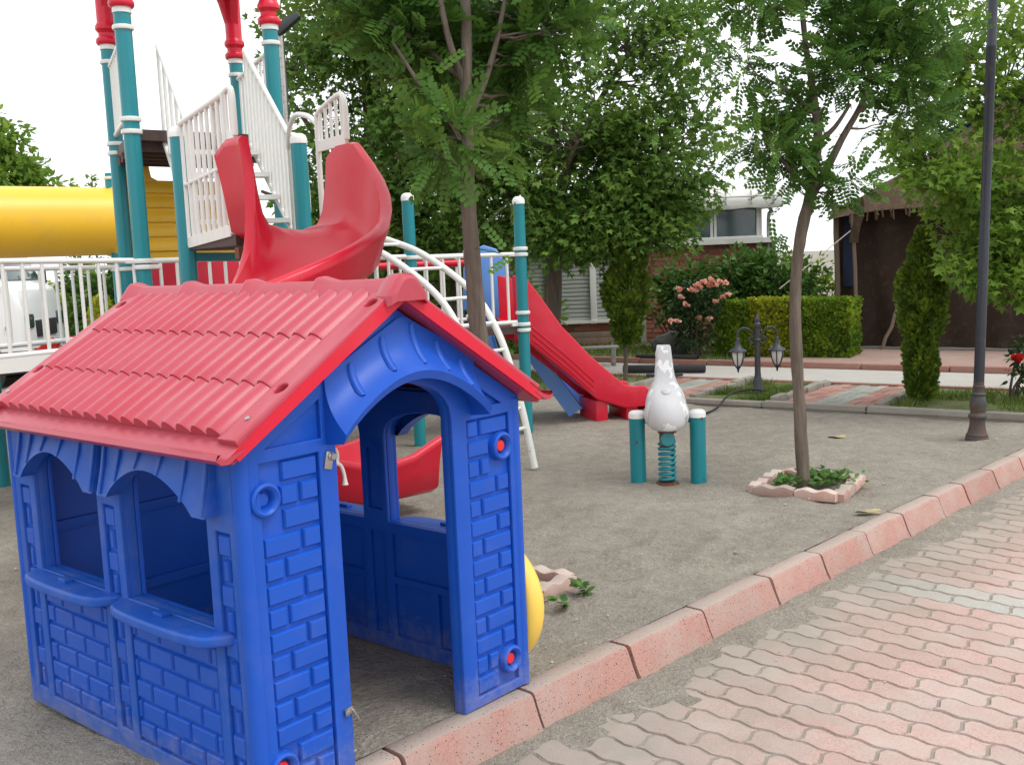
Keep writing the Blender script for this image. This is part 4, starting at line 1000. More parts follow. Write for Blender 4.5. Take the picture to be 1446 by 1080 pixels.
MB().cbox((0, 0, .358), (.12, .20, .012), .004).build('mount_plate', M['rust'], sr, local=True)
MB().lathe([(.045, .225), (.048, .30), (.048, .35)], (0, 0, 0), 18).build('spring_cup', M['rust'], sr, local=True)
MB().lathe([(.0, 0), (.046, .0), (.048, .006), (.048, .016), (.044, .02), (0, .02)], (.004, -.05, .305), 22, (0, -1, .15)).build('clamp_disc', M['teal'], sr, local=True)
pts = [(.050 * math.cos(t), .050 * math.sin(t), .012 + .27 * t / (2 * math.pi * 8)) for t in np.linspace(0, 2 * math.pi * 8, 160)]
MB().tube(pts, .0115, 8).build('coil_spring', M['teal'], sr, local=True)
MB().lathe([(.075, -.02), (.075, .010), (.0, .012)], (0, 0, 0), 20).build('base_plate', M['rust'], sr, local=True)
for p, lab in (((.815, 6.76), 'short teal bollard with white cap left of the spring rider'), ((1.205, 6.70), 'short teal bollard with white cap right of the spring rider')):
    b_ = thing('bollard', lab, 'bollard', (p[0], p[1], 0), 0, 'teal bollards beside the spring rider')
    MB().lathe([(.0525, -.03), (.0525, .45)], (0, 0, 0), 24).build('post', M['teal'], b_, local=True)
    MB().lathe([(.0555, .435), (.0555, .462), (.050, .474), (.036, .483), (.0, .486)], (0, 0, 0), 24).build('cap', M['white_clean'], b_, local=True)
    MB().lathe([(.0, 0), (.009, 0), (.009, .006), (.0, .007)], (-.012, -.052, .28) if p[0] < 1 else (.02, -.048, .43), 8, (0, -1, 0)).build('bolt', M['rust'], b_, local=True)

# tree boxes of scalloped edging blocks
def scallop(w, h, d):
    n = 12; pts = [(-w / 2, 0), (w / 2, 0)] + [(lerp(w / 2, -w / 2, i / n), h - .008 + .008 * math.cos(4 * math.pi * i / n + math.pi)) for i in range(n + 1)]
    return plate_mesh([pts], d, .004, 1, XF((1, 0, 0), (0, 0, 1), (0, 1, 0), (0, 0, 0)))
scm = scallop(.255, .066, .072); scm.materials.append(M['box_block'])
def tree_box(loc, rz, label, side=.525, skipidx=()):
    t = thing('planter_border', label, 'planter border', loc, rz)
    k = 0
    for i in range(4):
        a = i * math.pi / 2; d = Vector((math.cos(a), math.sin(a), 0)); nv = Vector((-d.y, d.x, 0))
        for j in (-.5, .5):
            k += 1
            if k in skipidx: continue
            o = link('border_block', scm, None, t, nv * (-side / 2) + d * (j * .262 + .0) + Vector((0, 0, -.01 + rng.uniform(-.01, .006))), (rng.uniform(-.05, .05), rng.uniform(-.03, .03), a + rng.uniform(-.05, .05)))
    return t
tree_box((1.845, 6.42, 0), R(-33), 'square border of scalloped pink blocks round the slim tree near the bollards')
tree_box((-.13, 4.62, 0), R(-38), 'square border of scalloped pink blocks half hidden behind the playhouse')
o = MB()
o = thing('garden_hose', 'thin black hose lying over the low edging by the twin lantern', 'hose', (1.9, 9.9, 0))
MB().tube(catmull([(1.80, 9.55, .012), (1.95, 9.80, .02), (2.10, 10.02, .10), (2.22, 10.15, .125), (2.40, 10.30, .12), (2.60, 10.50, .07)], 6), .011, 8).build('tube', M['black'], o)
for p, lab, r_ in (((1.98, 5.70, .006), 'dry curled leaf on the sand in front of the scalloped planter', .05), ((2.55, 8.05, .006), 'dry leaf on the sand far behind the slim tree', .05)):
    pts = [Vector(p) + Vector((r_ * 1.5 * math.cos(t) , r_ * .7 * math.sin(t) * (1 + .3 * math.cos(3 * t)), .010 * math.sin(2 * t) + .006)) for t in np.linspace(0, 6.0, 13)]
    mb = MB(); c_i = Vector(p); mb.add([c_i] + pts, [(0, i, i + 1) for i in range(1, 13)]); mb.add([c_i + Vector((0, 0, .003))] + [q + Vector((0, 0, .003)) for q in pts], [(0, i + 1, i) for i in range(1, 13)])
    setp(mb.build('fallen_leaf', M['dryleaf'], ang=None, fixn=False), lab, 'leaf')

# ================================================================== TREES AND PLANTS
def rot_from(d, up, roll):
    """arrays (n,3): local x along d, z near up"""
    d = d / np.linalg.norm(d, axis=1, keepdims=True); y = np.cross(up, d); y /= (np.linalg.norm(y, axis=1, keepdims=True) + 1e-9); z = np.cross(d, y)
    c, s_ = np.cos(roll)[:, None], np.sin(roll)[:, None]; y2 = y * c + z * s_; z2 = z * c - y * s_
    return np.stack([d, y2, z2], 2)
def instance(TV, TF, pos, Rm, scale):
    n = len(pos); k = len(TV); V = np.einsum('nij,kj->nki', Rm, TV) * np.asarray(scale).reshape(-1, 1, 1) + pos[:, None, :]
    F = (np.asarray(TF)[None] + (np.arange(n) * k)[:, None, None]).reshape(-1, len(TF[0])); return V.reshape(-1, 3), F
def tpl_plane():
    ang = np.array([-180, -118, -88, -62, -38, -16, 0, 16, 38, 62, 88, 118]); rad = np.array([.12, .55, .36, .78, .42, .62, 1.05, .62, .42, .78, .36, .55])
    # lobed leaf: base at origin, tip along +x
    a = np.radians(ang); P = np.stack([.42 + rad * .58 * np.cos(a), rad * .62 * np.sin(a), -.10 * np.abs(np.sin(a)) * rad - .05 * rad * np.cos(a) ** 2], 1)
    V = np.concatenate([[[.40, 0, .02]], P]); n = len(P); F = [(0, 1 + i, 1 + (i + 1) % n) for i in range(n)]; return V, F
def tpl_oval(w=.5):
    P = np.array([(0, 0, 0), (.3, -w * .42, -.03), (.65, -w * .42, -.05), (1, 0, -.08), (.65, w * .42, -.05), (.3, w * .42, -.03)]); return P, [(0, 1, 2), (0, 2, 3), (0, 3, 4), (0, 4, 5)]
def tpl_locust(n=6):
    """pinnate leaf, unit length"""
    V = []; F = []; ov, of = tpl_oval(.55)
    for i in range(n):
        t = .14 + .80 * i / (n - 1)
        for sd_ in (-1, 1):
            a = sd_ * math.radians(62 - 8 * t); l = .235 * (1 - .25 * abs(t - .55)); c, s_ = math.cos(a), math.sin(a)
            q = ov * l * np.array([1, 1.35, 1]); q = np.stack([q[:, 0] * c - q[:, 1] * s_, q[:, 0] * s_ + q[:, 1] * c, q[:, 2] - .02 + .012 * sd_ * ((i % 3) - 1)], 1) + np.array([t, 0, -.12 * t * t]); b = len(V); V += q.tolist(); F += [tuple(b + j for j in f) for f in of]
    q = ov * .18 + np.array([.97, 0, -.12]); b = len(V); V += q.tolist(); F += [tuple(b + j for j in f) for f in of]
    b = len(V); V += [(0, -.006, 0), (0, .006, 0), (.5, 0, -.06), (1, 0, -.12)]; F += [(b, b + 1, b + 2), (b + 1, b + 3, b + 2)]
    return np.array(V), F
def tpl_spray():
    """flat scale-leaf spray of a thuja"""
    V = []; F = []
    for a, l, x0 in ((0, 1, 0), (28, .6, .25), (-28, .6, .25), (24, .45, .5), (-24, .45, .5)):
        a = math.radians(a); c, s_ = math.cos(a), math.sin(a); w = .085; b = len(V)
        for x, y in ((0, -w), (l * .7, -w * .9), (l, 0), (l * .7, w * .9), (0, w)): V.append((x0 + x * c - y * s_, x * s_ + y * c, .03 * math.sin(x * 6)))
        F += [(b, b + 1, b + 2), (b, b + 2, b + 3), (b, b + 3, b + 4)]
    return np.array(V), F
TPL = {'plane': tpl_plane(), 'oval': tpl_oval(), 'locust': tpl_locust(), 'spray': tpl_spray()}
def unit(n):
    v = nr.normal(0, 1, (n, 3)); return v / np.linalg.norm(v, axis=1, keepdims=True)
def leaf_mass(kind, centers, out_dirs, rad, per, size, droop=.2, spread=1.0, flat=.6):
    """leaves round each clump centre"""
    C = np.repeat(centers, per, 0); O = np.repeat(out_dirs, per, 0); Rr = np.repeat(rad, per)[:, None]; n = len(C)
    off = unit(n) * (nr.random((n, 1)) ** .5) * Rr * np.array([1, 1, .8]); pos = C + off
    d = off / (Rr + 1e-6) * .9 + O * .5 + nr.normal(0, .45 * spread, (n, 3)); d[:, 2] -= droop; d /= np.linalg.norm(d, axis=1, keepdims=True) + 1e-9
    up = np.array([0, 0, 1.0]) + nr.normal(0, flat, (n, 3)); Rm = rot_from(d, up, nr.normal(0, .35, n)); sz = size * nr.uniform(.65, 1.2, n)
    V, F = instance(*TPL[kind], pos, Rm, sz); k = len(TPL[kind][1])
    ct = np.repeat(nr.beta(2.2, 2.6, len(centers)), per); t = np.clip(.55 * ct + .45 * nr.beta(2, 2.2, n), 0, 1)
    return V, F, np.repeat(t, k)
def sample_lobes(lobes):
    cs = []; ds = []
    for (cx, cy, cz, rx, ry, rz, n) in lobes:
        u = unit(n); r_ = nr.random((n, 1)) ** .42; q = u * r_; cs.append(np.array([cx, cy, cz]) + q * np.array([rx, ry, rz])); d = q * np.array([1, 1, .8]); ds.append(d / (np.linalg.norm(d, axis=1, keepdims=True) + 1e-9))
    return np.concatenate(cs), np.concatenate(ds)
def wobble(p0, p1, n, amp, sag=0):
    out = []
    for i in range(n + 1):
        t = i / n; p = p0.lerp(p1, t); w = math.sin(math.pi * t); out.append(p + Vector((rng.uniform(-1, 1), rng.uniform(-1, 1), rng.uniform(-.6, .6))) * amp * w + Vector((0, 0, sag * w)))
    return out
def tree(name, label, base, trunk, branches, lobes, kind, clump_r, per, size, m_leaf, m_bark, cat='tree', group=None, droop=.2, twig=.012, extra=None, knots=True, nseg=12, clip=None):
    t = thing(name, label, cat, base, 0, group); inv = tbasis(t).inverted()
    tr = MB(); pts = catmull([Vector(p[:3]) for p in trunk], 5); rs = np.interp(np.linspace(0, len(trunk) - 1, len(pts)), range(len(trunk)), [p[3] for p in trunk])
    rows_ = []
    tr.tube(pts, [float(r_) * (1 + (.07 * noise.noise(p * 7) if knots else 0)) for r_, p in zip(rs, pts)], nseg)
    if knots:
        for q in range(len(tr.v)):
            v = Vector(tr.v[q]); tr.v[q] = tuple(v + Vector((noise.noise(v * 22), noise.noise(v * 22 + Vector((9, 0, 0))), 0)) * .006)
    sk = [(p, float(r_)) for p, r_ in zip(pts, rs)]
    tro = tr.build('trunk', M[m_bark], t, ang=80)
    for br in branches:
        bp = catmull([Vector(p[:3]) for p in br], 4); br_r = np.interp(np.linspace(0, len(br) - 1, len(bp)), range(len(br)), [p[3] for p in br])
        MB().tube(bp, [float(r_) for r_ in br_r], 9).build('branch', M[m_bark], t, ang=80); sk += [(p, float(r_)) for p, r_ in zip(bp, br_r)]
    C, D = sample_lobes(lobes)
    tw = MB()
    for c in C:
        cv = Vector(c); best = min(sk, key=lambda q: (q[0] - cv).length + (0.8 * max(0, q[0].z - cv.z + .05))); L_ = (best[0] - cv).length
        r0 = min(best[1] * .6, twig * (.6 + L_ * .5)); tw.tube(wobble(best[0], cv, 4, L_ * .07, -.03 * L_), [r0, r0 * .8, r0 * .6, r0 * .45, r0 * .25], 5, cap=False)
    tw.build('twigs', M[m_bark], t, ang=80)['kind'] = 'stuff'
    V, F, T = leaf_mass(kind, C, D, nr.uniform(.7, 1.25, len(C)) * clump_r, per, size, droop)
    if extra is not None:
        C2, D2, per2, r2_ = extra; V2, F2, T2 = leaf_mass(kind, np.array(C2), np.array(D2), np.full(len(C2), r2_), per2, size, droop); F = np.concatenate([F, F2 + len(V)]); V = np.concatenate([V, V2]); T = np.concatenate([T, T2])
    if clip is not None:
        k = len(TPL[kind][0]); kf = len(TPL[kind][1]); lv = V.reshape(-1, k, 3); ok = np.array([clip(q) for q in lv.mean(1)]); n = int(ok.sum())
        V = lv[ok].reshape(-1, 3); T = T.reshape(-1, kf)[ok].reshape(-1); F = (np.asarray(TPL[kind][1])[None] + (np.arange(n) * k)[:, None, None]).reshape(-1, 3)
    from_np('crown', V, F, M[m_leaf], T, t, inv); return t

# slim locust behind the playhouse
tree('locust_tree', 'slim locust tree rising behind the playhouse roof, trunk in front of the ladder', (-.05, 4.66, 0),
     [(-.07, 4.68, -.03, .052), (-.08, 4.66, .3, .045), (-.115, 4.65, .76, .041), (-.135, 4.65, 1.1, .040), (-.152, 4.65, 1.45, .037), (-.160, 4.65, 1.85, .033), (-.15, 4.65, 2.18, .028), (-.135, 4.66, 2.65, .022), (-.18, 4.7, 3.4, .014)],
     [[(-.15, 4.65, 2.12, .018), (-.07, 4.68, 2.28, .016), (.0, 4.7, 2.48, .012), (.10, 4.75, 2.9, .007)], [(-.145, 4.65, 2.25, .018), (-.22, 4.62, 2.5, .014), (-.27, 4.6, 2.9, .010)], [(-.15, 4.65, 2.0, .014), (-.30, 4.58, 2.2, .010), (-.45, 4.55, 2.45, .006)], [(-.16, 4.66, 2.3, .014), (-.5, 4.8, 2.6, .010), (-.8, 4.9, 2.8, .006)]],
     [(-.34, 4.85, 2.52, .16, .2, .12, 12), (-.60, 4.9, 2.78, .26, .25, .14, 14), (-.38, 4.95, 2.62, .20, .2, .2, 12), (.16, 4.9, 2.52, .20, .25, .20, 15), (.26, 4.9, 2.85, .25, .3, .2, 12), (-.24, 4.5, 2.02, .10, .12, .09, 8), (-.36, 4.65, 2.28, .10, .15, .1, 6), (.02, 5.0, 2.25, .15, .12, .14, 7), (-.15, 4.9, 3.3, .8, .5, .3, 26), (-.1, 5.05, 2.7, .35, .15, .25, 12)],
     'locust', .13, 13, .17, 'leaf_locust', 'bark', droop=.08, extra=([(-.26, 4.45, 1.88), (.04, 4.6, 1.75), (.08, 4.62, 1.84), (-.02, 4.52, 1.95), (.02, 4.55, 1.52), (.10, 4.6, 2.02)], [(.2, -.3, -.1)] * 6, 3, .06), clip=lambda q: not (q[0] < -.40 and q[2] < 2.36 + .25 * max(0, -.5 - q[0])))
# slim locust in the scalloped box
tree('locust_tree', 'slim locust tree in the scalloped planter border right of the spring rider', (1.82, 6.42, 0),
     [(1.83, 6.42, -.03, .050), (1.815, 6.42, .1, .042), (1.795, 6.42, .55, .038), (1.775, 6.42, 1.07, .036), (1.79, 6.42, 1.42, .036), (1.83, 6.42, 1.65, .036), (1.87, 6.42, 1.80, .035), (1.90, 6.42, 1.98, .031), (1.925, 6.42, 2.16, .027), (1.90, 6.41, 2.40, .022), (1.85, 6.4, 2.7, .017), (1.82, 6.4, 3.05, .012), (1.80, 6.4, 3.5, .007)],
     [[(1.87, 6.42, 1.80, .030), (1.98, 6.43, 1.98, .026), (2.08, 6.44, 2.16, .021), (2.22, 6.43, 2.42, .016), (2.30, 6.5, 2.8, .010), (2.34, 6.5, 3.2, .006)], [(1.925, 6.42, 2.14, .02), (2.02, 6.4, 2.22, .014), (2.10, 6.35, 2.35, .009)], [(1.86, 6.42, 1.86, .018), (1.75, 6.36, 1.96, .014), (1.62, 6.3, 2.1, .009)], [(1.91, 6.41, 2.3, .014), (1.74, 6.4, 2.45, .010), (1.55, 6.4, 2.55, .006)], [(2.16, 6.44, 2.3, .014), (2.35, 6.45, 2.4, .009), (2.52, 6.5, 2.42, .006)]],
     [(1.60, 6.35, 2.13, .18, .2, .17, 13), (1.68, 6.4, 2.36, .16, .2, .08, 7), (1.46, 6.4, 2.66, .12, .2, .10, 4), (2.03, 6.4, 2.56, .22, .2, .15, 14), (2.20, 6.45, 2.80, .22, .2, .13, 12), (2.40, 6.45, 2.52, .17, .2, .12, 10), (2.50, 6.5, 2.30, .22, .2, .08, 9), (1.76, 6.35, 1.93, .16, .15, .07, 6), (2.05, 6.35, 1.90, .12, .12, .06, 5), (1.60, 6.45, 3.02, .26, .3, .13, 10), (2.05, 6.45, 3.1, .34, .3, .16, 14), (2.5, 6.45, 2.95, .24, .3, .2, 12), (1.95, 6.45, 3.5, .8, .5, .2, 18), (2.75, 6.5, 2.75, .15, .2, .15, 5)],
     'locust', .12, 14, .15, 'leaf_locust', 'bark', droop=.08, extra=([(1.70, 6.36, 1.62), (1.62, 6.36, 1.70), (2.02, 6.35, 1.80)], [(-.3, -.3, -.2)] * 3, 2, .05))
# bright plane tree reaching in from the right, its trunk outside the picture
tree('plane_tree', 'bright green plane tree branch mass hanging in behind the tall lamp post', (5.35, 9.1, 0),
     [(5.35, 9.1, -.03, .13), (5.33, 9.1, .8, .11), (5.25, 9.1, 1.7, .10), (5.2, 9.1, 2.6, .08), (5.15, 9.1, 3.8, .05)],
     [[(5.3, 9.1, 1.4, .05), (4.8, 9.0, 1.7, .035), (4.2, 8.9, 1.9, .02), (3.6, 8.85, 2.1, .010)], [(5.2, 9.1, 2.2, .05), (4.6, 9.0, 2.6, .03), (3.9, 8.9, 2.9, .015), (3.4, 8.9, 3.0, .008)], [(5.32, 9.1, 1.1, .04), (4.8, 8.9, 1.2, .025), (4.3, 8.8, 1.25, .012)]],
     [(3.72, 8.75, 2.02, .50, .4, .26, 34), (4.25, 8.8, 1.75, .60, .45, .42, 60), (3.50, 8.8, 2.45, .34, .4, .2, 13), (3.80, 8.9, 2.85, .5, .4, .28, 24), (4.5, 8.9, 2.6, .45, .4, .5, 34), (4.10, 8.7, 1.32, .50, .35, .26, 38), (4.7, 9.0, 1.6, .5, .4, .6, 34), (4.2, 9, 3.4, 1.0, .5, .35, 30), (4.45, 8.6, 1.12, .3, .2, .15, 12)],
     'plane', .18, 34, .105, 'leaf_bright', 'bark_dark', droop=.3, twig=.010)
# tall planes behind the play structure
def plane(base, h0, lobes, lab, r0, n=9, sz=.15, per=22):
    x, y = base
    tree('plane_tree', lab, (x, y, 0), [(x, y, -.03, r0 * 1.15), (x - .02, y, .6, r0), (x + .03, y, 1.4, r0 * .92), (x, y, 2.2, r0 * .8), (x + .05, y, 3.4, r0 * .6), (x, y, 5.2, r0 * .3)],
         [[(x, y, h0, r0 * .5), (x + dx * .5, y + dy * .5, h0 + dz * .6, r0 * .35), (x + dx, y + dy, h0 + dz, r0 * .18)] for dx, dy, dz in ((1.3, -.5, .7), (-1.3, -.4, .8), (.6, .9, 1.2), (-.7, .8, 1.3), (1.0, -.3, 2.0), (-1.0, -.3, 2.1), (.3, -1.0, .9))],
         lobes, 'plane', .34, per, sz, 'leaf_plane', 'bark_dark', droop=.35, twig=.014, group='plane trees behind the play structure')
plane((.55, 13.0), 1.9, [(.5, 12.8, 3.0, 1.30, 1.0, 1.05, 120), (1.75, 12.5, 2.7, .95, .7, .85, 85), (-.5, 12.7, 2.9, .95, .8, .95, 70), (.7, 12.9, 4.5, 1.7, 1.1, .9, 90), (2.1, 12.6, 3.8, .75, .7, .7, 36), (.95, 12.4, 1.98, 1.05, .5, .36, 60), (.95, 12.2, 1.72, .8, .3, .2, 22), (1.65, 12.2, 1.78, .4, .3, .2, 14), (1.75, 12.3, 2.10, .50, .45, .36, 30), (-.3, 12.9, 1.9, .6, .5, .40, 24)], 'big plane tree with its trunk seen above the red straight slide', .115, per=46, sz=.125)
plane((-1.75, 13.6), 1.7, [(-1.75, 13.4, 2.9, 1.15, .9, 1.2, 110), (-2.15, 13.3, 4.3, .85, .8, .8, 56), (-1.1, 13.4, 4.4, 1.2, .9, .8, 70), (-1.95, 13.2, 1.9, .75, .6, .5, 40), (-1.2, 13.2, 1.8, .8, .6, .5, 44)], 'dense plane tree behind the top of the red spiral slide', .11, per=46, sz=.125)
plane((-.75, 15.2), 1.5, [(-.6, 15, 2.8, 1.5, .9, 1.4, 110), (-.6, 15, 4.8, 1.8, 1.0, .9, 60), (-.9, 14.8, 1.5, 1.2, .6, .5, 44)], 'dark plane tree farther back between the two capped teal posts', .12, per=40, sz=.125)

# cypresses: trunk plus upright sprays
def conifer(name, lab, base, prof, dens, size, m_leaf, r_tr, z_foot, lean=(0, 0), cat='cypress', grp=None):
    """prof: (z, radius)"""
    t = thing(name, lab, cat, base, 0, grp); x, y, z = base
    zt = prof[-1][0]; MB().tube([(x, y, z - .03), (x + lean[0] * .3, y, z + (z_foot + .1)), (x + lean[0], y + lean[1], z + zt * .95)], [r_tr, r_tr * .85, r_tr * .2], 9).build('trunk', M['bark_dark'], t, ang=80)
    zs = [p[0] for p in prof]; rs = [p[1] for p in prof]; n = dens
    zz = nr.uniform(zs[0], zs[-1], n * 3); rr = np.interp(zz, zs, rs); keep = nr.random(n * 3) < rr / max(rs) + .12; zz = zz[keep][:n]; rr = rr[keep][:n]; n = len(zz)
    th = nr.uniform(0, 6.283, n); lump = np.array([1 + .48 * noise.noise(Vector((math.cos(a) * 1.8, math.sin(a) * 1.8, q * 5.0 + x))) + .14 * noise.noise(Vector((math.cos(a) * 5, math.sin(a) * 5, q * 14 + y))) for a, q in zip(th, zz)])
    rad = rr * lump * nr.uniform(.55, 1.0, n) ** .6
    pos = np.stack([x + lean[0] * (zz / zt) + rad * np.cos(th), y + lean[1] * (zz / zt) + rad * np.sin(th), z + zz], 1)
    d = np.stack([np.cos(th) * .55, np.sin(th) * .55, np.full(n, .9)], 1) + nr.normal(0, .28, (n, 3)); up = np.stack([-np.sin(th), np.cos(th), 0 * th], 1) + nr.normal(0, .5, (n, 3))
    V, F = instance(*TPL['spray'], pos, rot_from(d, up, nr.uniform(0, 6.28, n)), size * nr.uniform(.7, 1.25, n))
    tint = np.clip(nr.beta(2, 2.4, n) * .6 + .4 * (lump - .7) / .6, 0, 1)
    from_np('crown', V, F, M[m_leaf], np.repeat(tint, len(TPL['spray'][1])), t, tbasis(t).inverted()); return t
conifer('cypress_tree', 'lopsided green cypress on a bare stem beside the foot of the red slide', (1.36, 12.3, .03), [(.40, .06), (.46, .13), (.56, .17), (.68, .17), (.80, .24), (1.05, .25), (1.3, .21), (1.55, .15), (1.85, .08), (1.95, .02)], 7000, .065, 'leaf_thuja', .028, .5, (.08, 0))
conifer('cypress_tree', 'narrow green cypress growing from the grass strip in front of the dark tent', (3.84, 9.62, .03), [(.0, .06), (.08, .11), (.3, .145), (.5, .13), (.58, .11), (.66, .16), (.85, .20), (1.05, .20), (1.25, .14), (1.45, .08), (1.6, .02)], 7000, .062, 'leaf_thuja', .02, .1)
def bush(name, lab, cat, base, blobs, kind, size, per, clump, m_leaf, grp=None, stems=8, droop=.1):
    t = thing(name, lab, cat, base, 0, grp); C, D = sample_lobes(blobs)
    V, F, T = leaf_mass(kind, C, D, nr.uniform(.7, 1.2, len(C)) * clump, per, size, droop); inv = tbasis(t).inverted()
    st = MB(); b = Vector(base)
    for k in range(min(stems, len(C))): c = Vector(C[k]); st.tube(wobble(b + Vector((rng.uniform(-.1, .1), rng.uniform(-.1, .1), -.03)), c, 4, .03), [.016, .013, .011, .008, .005], 5, cap=False)
    st.build('stems', M['bark_dark'], t, ang=80)['kind'] = 'stuff'
    from_np('foliage', V, F, M[m_leaf], T, t, inv); return t
def hedge_box(name, lab, p0, p1, depth, z0, z1, n, size, m_leaf, cat='hedge', grp=None):
    c = (Vector(p0) + Vector(p1)) / 2; t = thing(name, lab, cat, (c.x, c.y, z0), 0, grp); a = Vector((p0[0], p0[1], 0)); b = Vector((p1[0], p1[1], 0)); L_ = (b - a).length; ex = (b - a) / L_; ey = Vector((-ex.y, ex.x, 0))
    u = nr.uniform(0, L_, n); v = nr.uniform(0, depth, n); w = nr.uniform(0, z1 - z0, n); face = nr.integers(0, 5, n)
    v = np.where(face <= 1, nr.uniform(0, .06, n), v); w = np.where(face == 2, (z1 - z0) - nr.uniform(0, .06, n), w); u = np.where(face == 3, nr.uniform(0, .06, n), np.where(face == 4, L_ - nr.uniform(0, .06, n), u))
    nz = np.array([noise.noise(Vector((q * 3, s_ * 3, r_ * 3 + z1))) for q, s_, r_ in zip(u, v, w)]); v = v - .05 * nz; w = w + .03 * nz
    pos = np.array(a)[None] + np.outer(u, np.array(ex)) + np.outer(v, np.array(ey)); pos[:, 2] = z0 + w
    d = np.array(-ey)[None] * .5 + np.array([0, 0, .6]) + nr.normal(0, .45, (n, 3)); V, F = instance(*TPL['spray'], pos, rot_from(d, nr.normal(0, 1, (n, 3)), nr.uniform(0, 6.28, n)), size * nr.uniform(.7, 1.25, n))
    tint = np.clip(nr.beta(2, 2.4, n) * .75 + .35 * nz + .05, 0, 1); inv = tbasis(t).inverted()
    core = MB(); core.cbox((c.x + ey.x * depth / 2, c.y + ey.y * depth / 2, (z0 + z1) / 2 - .03), (L_ - .12, depth - .12, z1 - z0 - .10), .05, Matrix.Rotation(math.atan2(ex.y, ex.x), 3, 'Z')); core.build('inner_twigs', M['bark_dark'], t)
    from_np('foliage', V, F, M[m_leaf], np.repeat(tint, len(TPL['spray'][1])), t, inv); return t
hedge_box('hedge', 'clipped yellow hedge block right behind the twin lantern', (3.20, 13.81), (3.76, 13.48), .6, .06, .83, 5200, .062, 'leaf_gold')
hedge_box('hedge', 'clipped bright green hedge block at the right end beside the slim tree trunk', (3.76, 13.48), (4.34, 13.13), .6, .06, .82, 5200, .062, 'leaf_hedge')
hedge_box('hedge', 'clipped green hedge block at the left end beside the rose bush', (2.80, 14.05), (3.20, 13.81), .6, .06, .80, 4000, .062, 'leaf_hedge')
bush('shrub', 'large dark leafy shrub behind the clipped hedge', 'shrub', (3.7, 15.3, .09), [(3.5, 15.2, .95, .75, .4, .58, 60), (4.0, 15.1, 1.1, .55, .4, .48, 36), (3.3, 15.3, 1.2, .5, .35, .35, 20)], 'oval', .11, 32, .22, 'leaf_shrub')
bush('shrub', 'leafy shrub between the cypress and the rose bush against the brick wall', 'shrub', (2.5, 15.4, .09), [(2.45, 15.3, .85, .5, .35, .45, 34), (2.7, 15.3, 1.1, .35, .3, .3, 16)], 'oval', .11, 32, .2, 'leaf_shrub')
bush('shrub', 'pale loose shrub between the slim tree trunk and the dark tent', 'shrub', (4.7, 16.6, .09), [(4.75, 16.6, .95, .55, .4, .55, 36), (4.9, 16.4, .6, .4, .3, .4, 16)], 'oval', .10, 30, .2, 'leaf_hedge')
rb = bush('rose_bush', 'tall rose bush with peach roses in front of the brick wall', 'rose bush', (2.55, 14.0, .09), [(2.5, 13.95, .62, .30, .26, .50, 46), (2.6, 13.95, .95, .30, .2, .18, 12)], 'oval', .075, 30, .15, 'leaf_rose', droop=.15)
def blossom(parent, c, r_, m, n=16):
    pos = np.tile(np.array(c), (n, 1)) + nr.normal(0, r_ * .22, (n, 3)); d = unit(n); d[:, 2] = np.abs(d[:, 2]) * .6 + .1; d[:, 1] -= .3
    V, F = instance(*tpl_oval(1.2), pos, rot_from(d, unit(n), nr.uniform(0, 6, n)), r_ * nr.uniform(.7, 1.1, n)); from_np('blossom', V, F, M[m], np.repeat(nr.random(n), 4), parent, tbasis(root_of(parent)).inverted())
for px, py in ((962, 409), (971, 430), (988, 403), (998, 398), (1010, 396), (1012, 402), (1022, 399), (1028, 400), (980, 409), (985, 411), (1004, 403), (963, 420), (1024, 420), (1032, 417), (948, 454), (957, 454), (989, 449), (1014, 426), (993, 405), (1001, 451)):
    Y = 13.72; x = (px - 723) / 1470 * Y + .02 + (py - 400) * .00045; z = 1.5 - (py - (368.2 - (px - 723) * .042)) / 1470 * Y; blossom(rb, (x, Y, z), .056 if py < 415 else .05, 'petal_peach')
# weeds in the planter and small tufts
def weed(lab, c, r_, h, n):
    t = thing('weed', lab, 'weed', c); pos = np.array(c) + np.stack([nr.normal(0, r_ * .5, n), nr.normal(0, r_ * .5, n), nr.uniform(0, h, n)], 1); d = unit(n); d[:, 2] = np.abs(d[:, 2]) * .5
    V, F = instance(*tpl_oval(.7), pos, rot_from(d, np.array([0, 0, 1.]) + nr.normal(0, .3, (n, 3)), nr.normal(0, .2, n)), .055 * nr.uniform(.6, 1.2, n)); from_np('leaves', V, F, M['leaf_weed'], np.repeat(nr.random(n), 4), t, tbasis(t).inverted())
weed('low green weeds right of the trunk inside the scalloped planter', (1.97, 6.46, .02), .17, .07, 190)
weed('low green weeds left of the trunk inside the scalloped planter', (1.70, 6.38, .02), .09, .06, 70)
weed('small weed tuft at the corner of the half hidden planter', (.28, 4.50, .0), .035, .06, 22)
weed('tiny weed sprig between playhouse and planter border', (.17, 4.34, .0), .03, .05, 12)

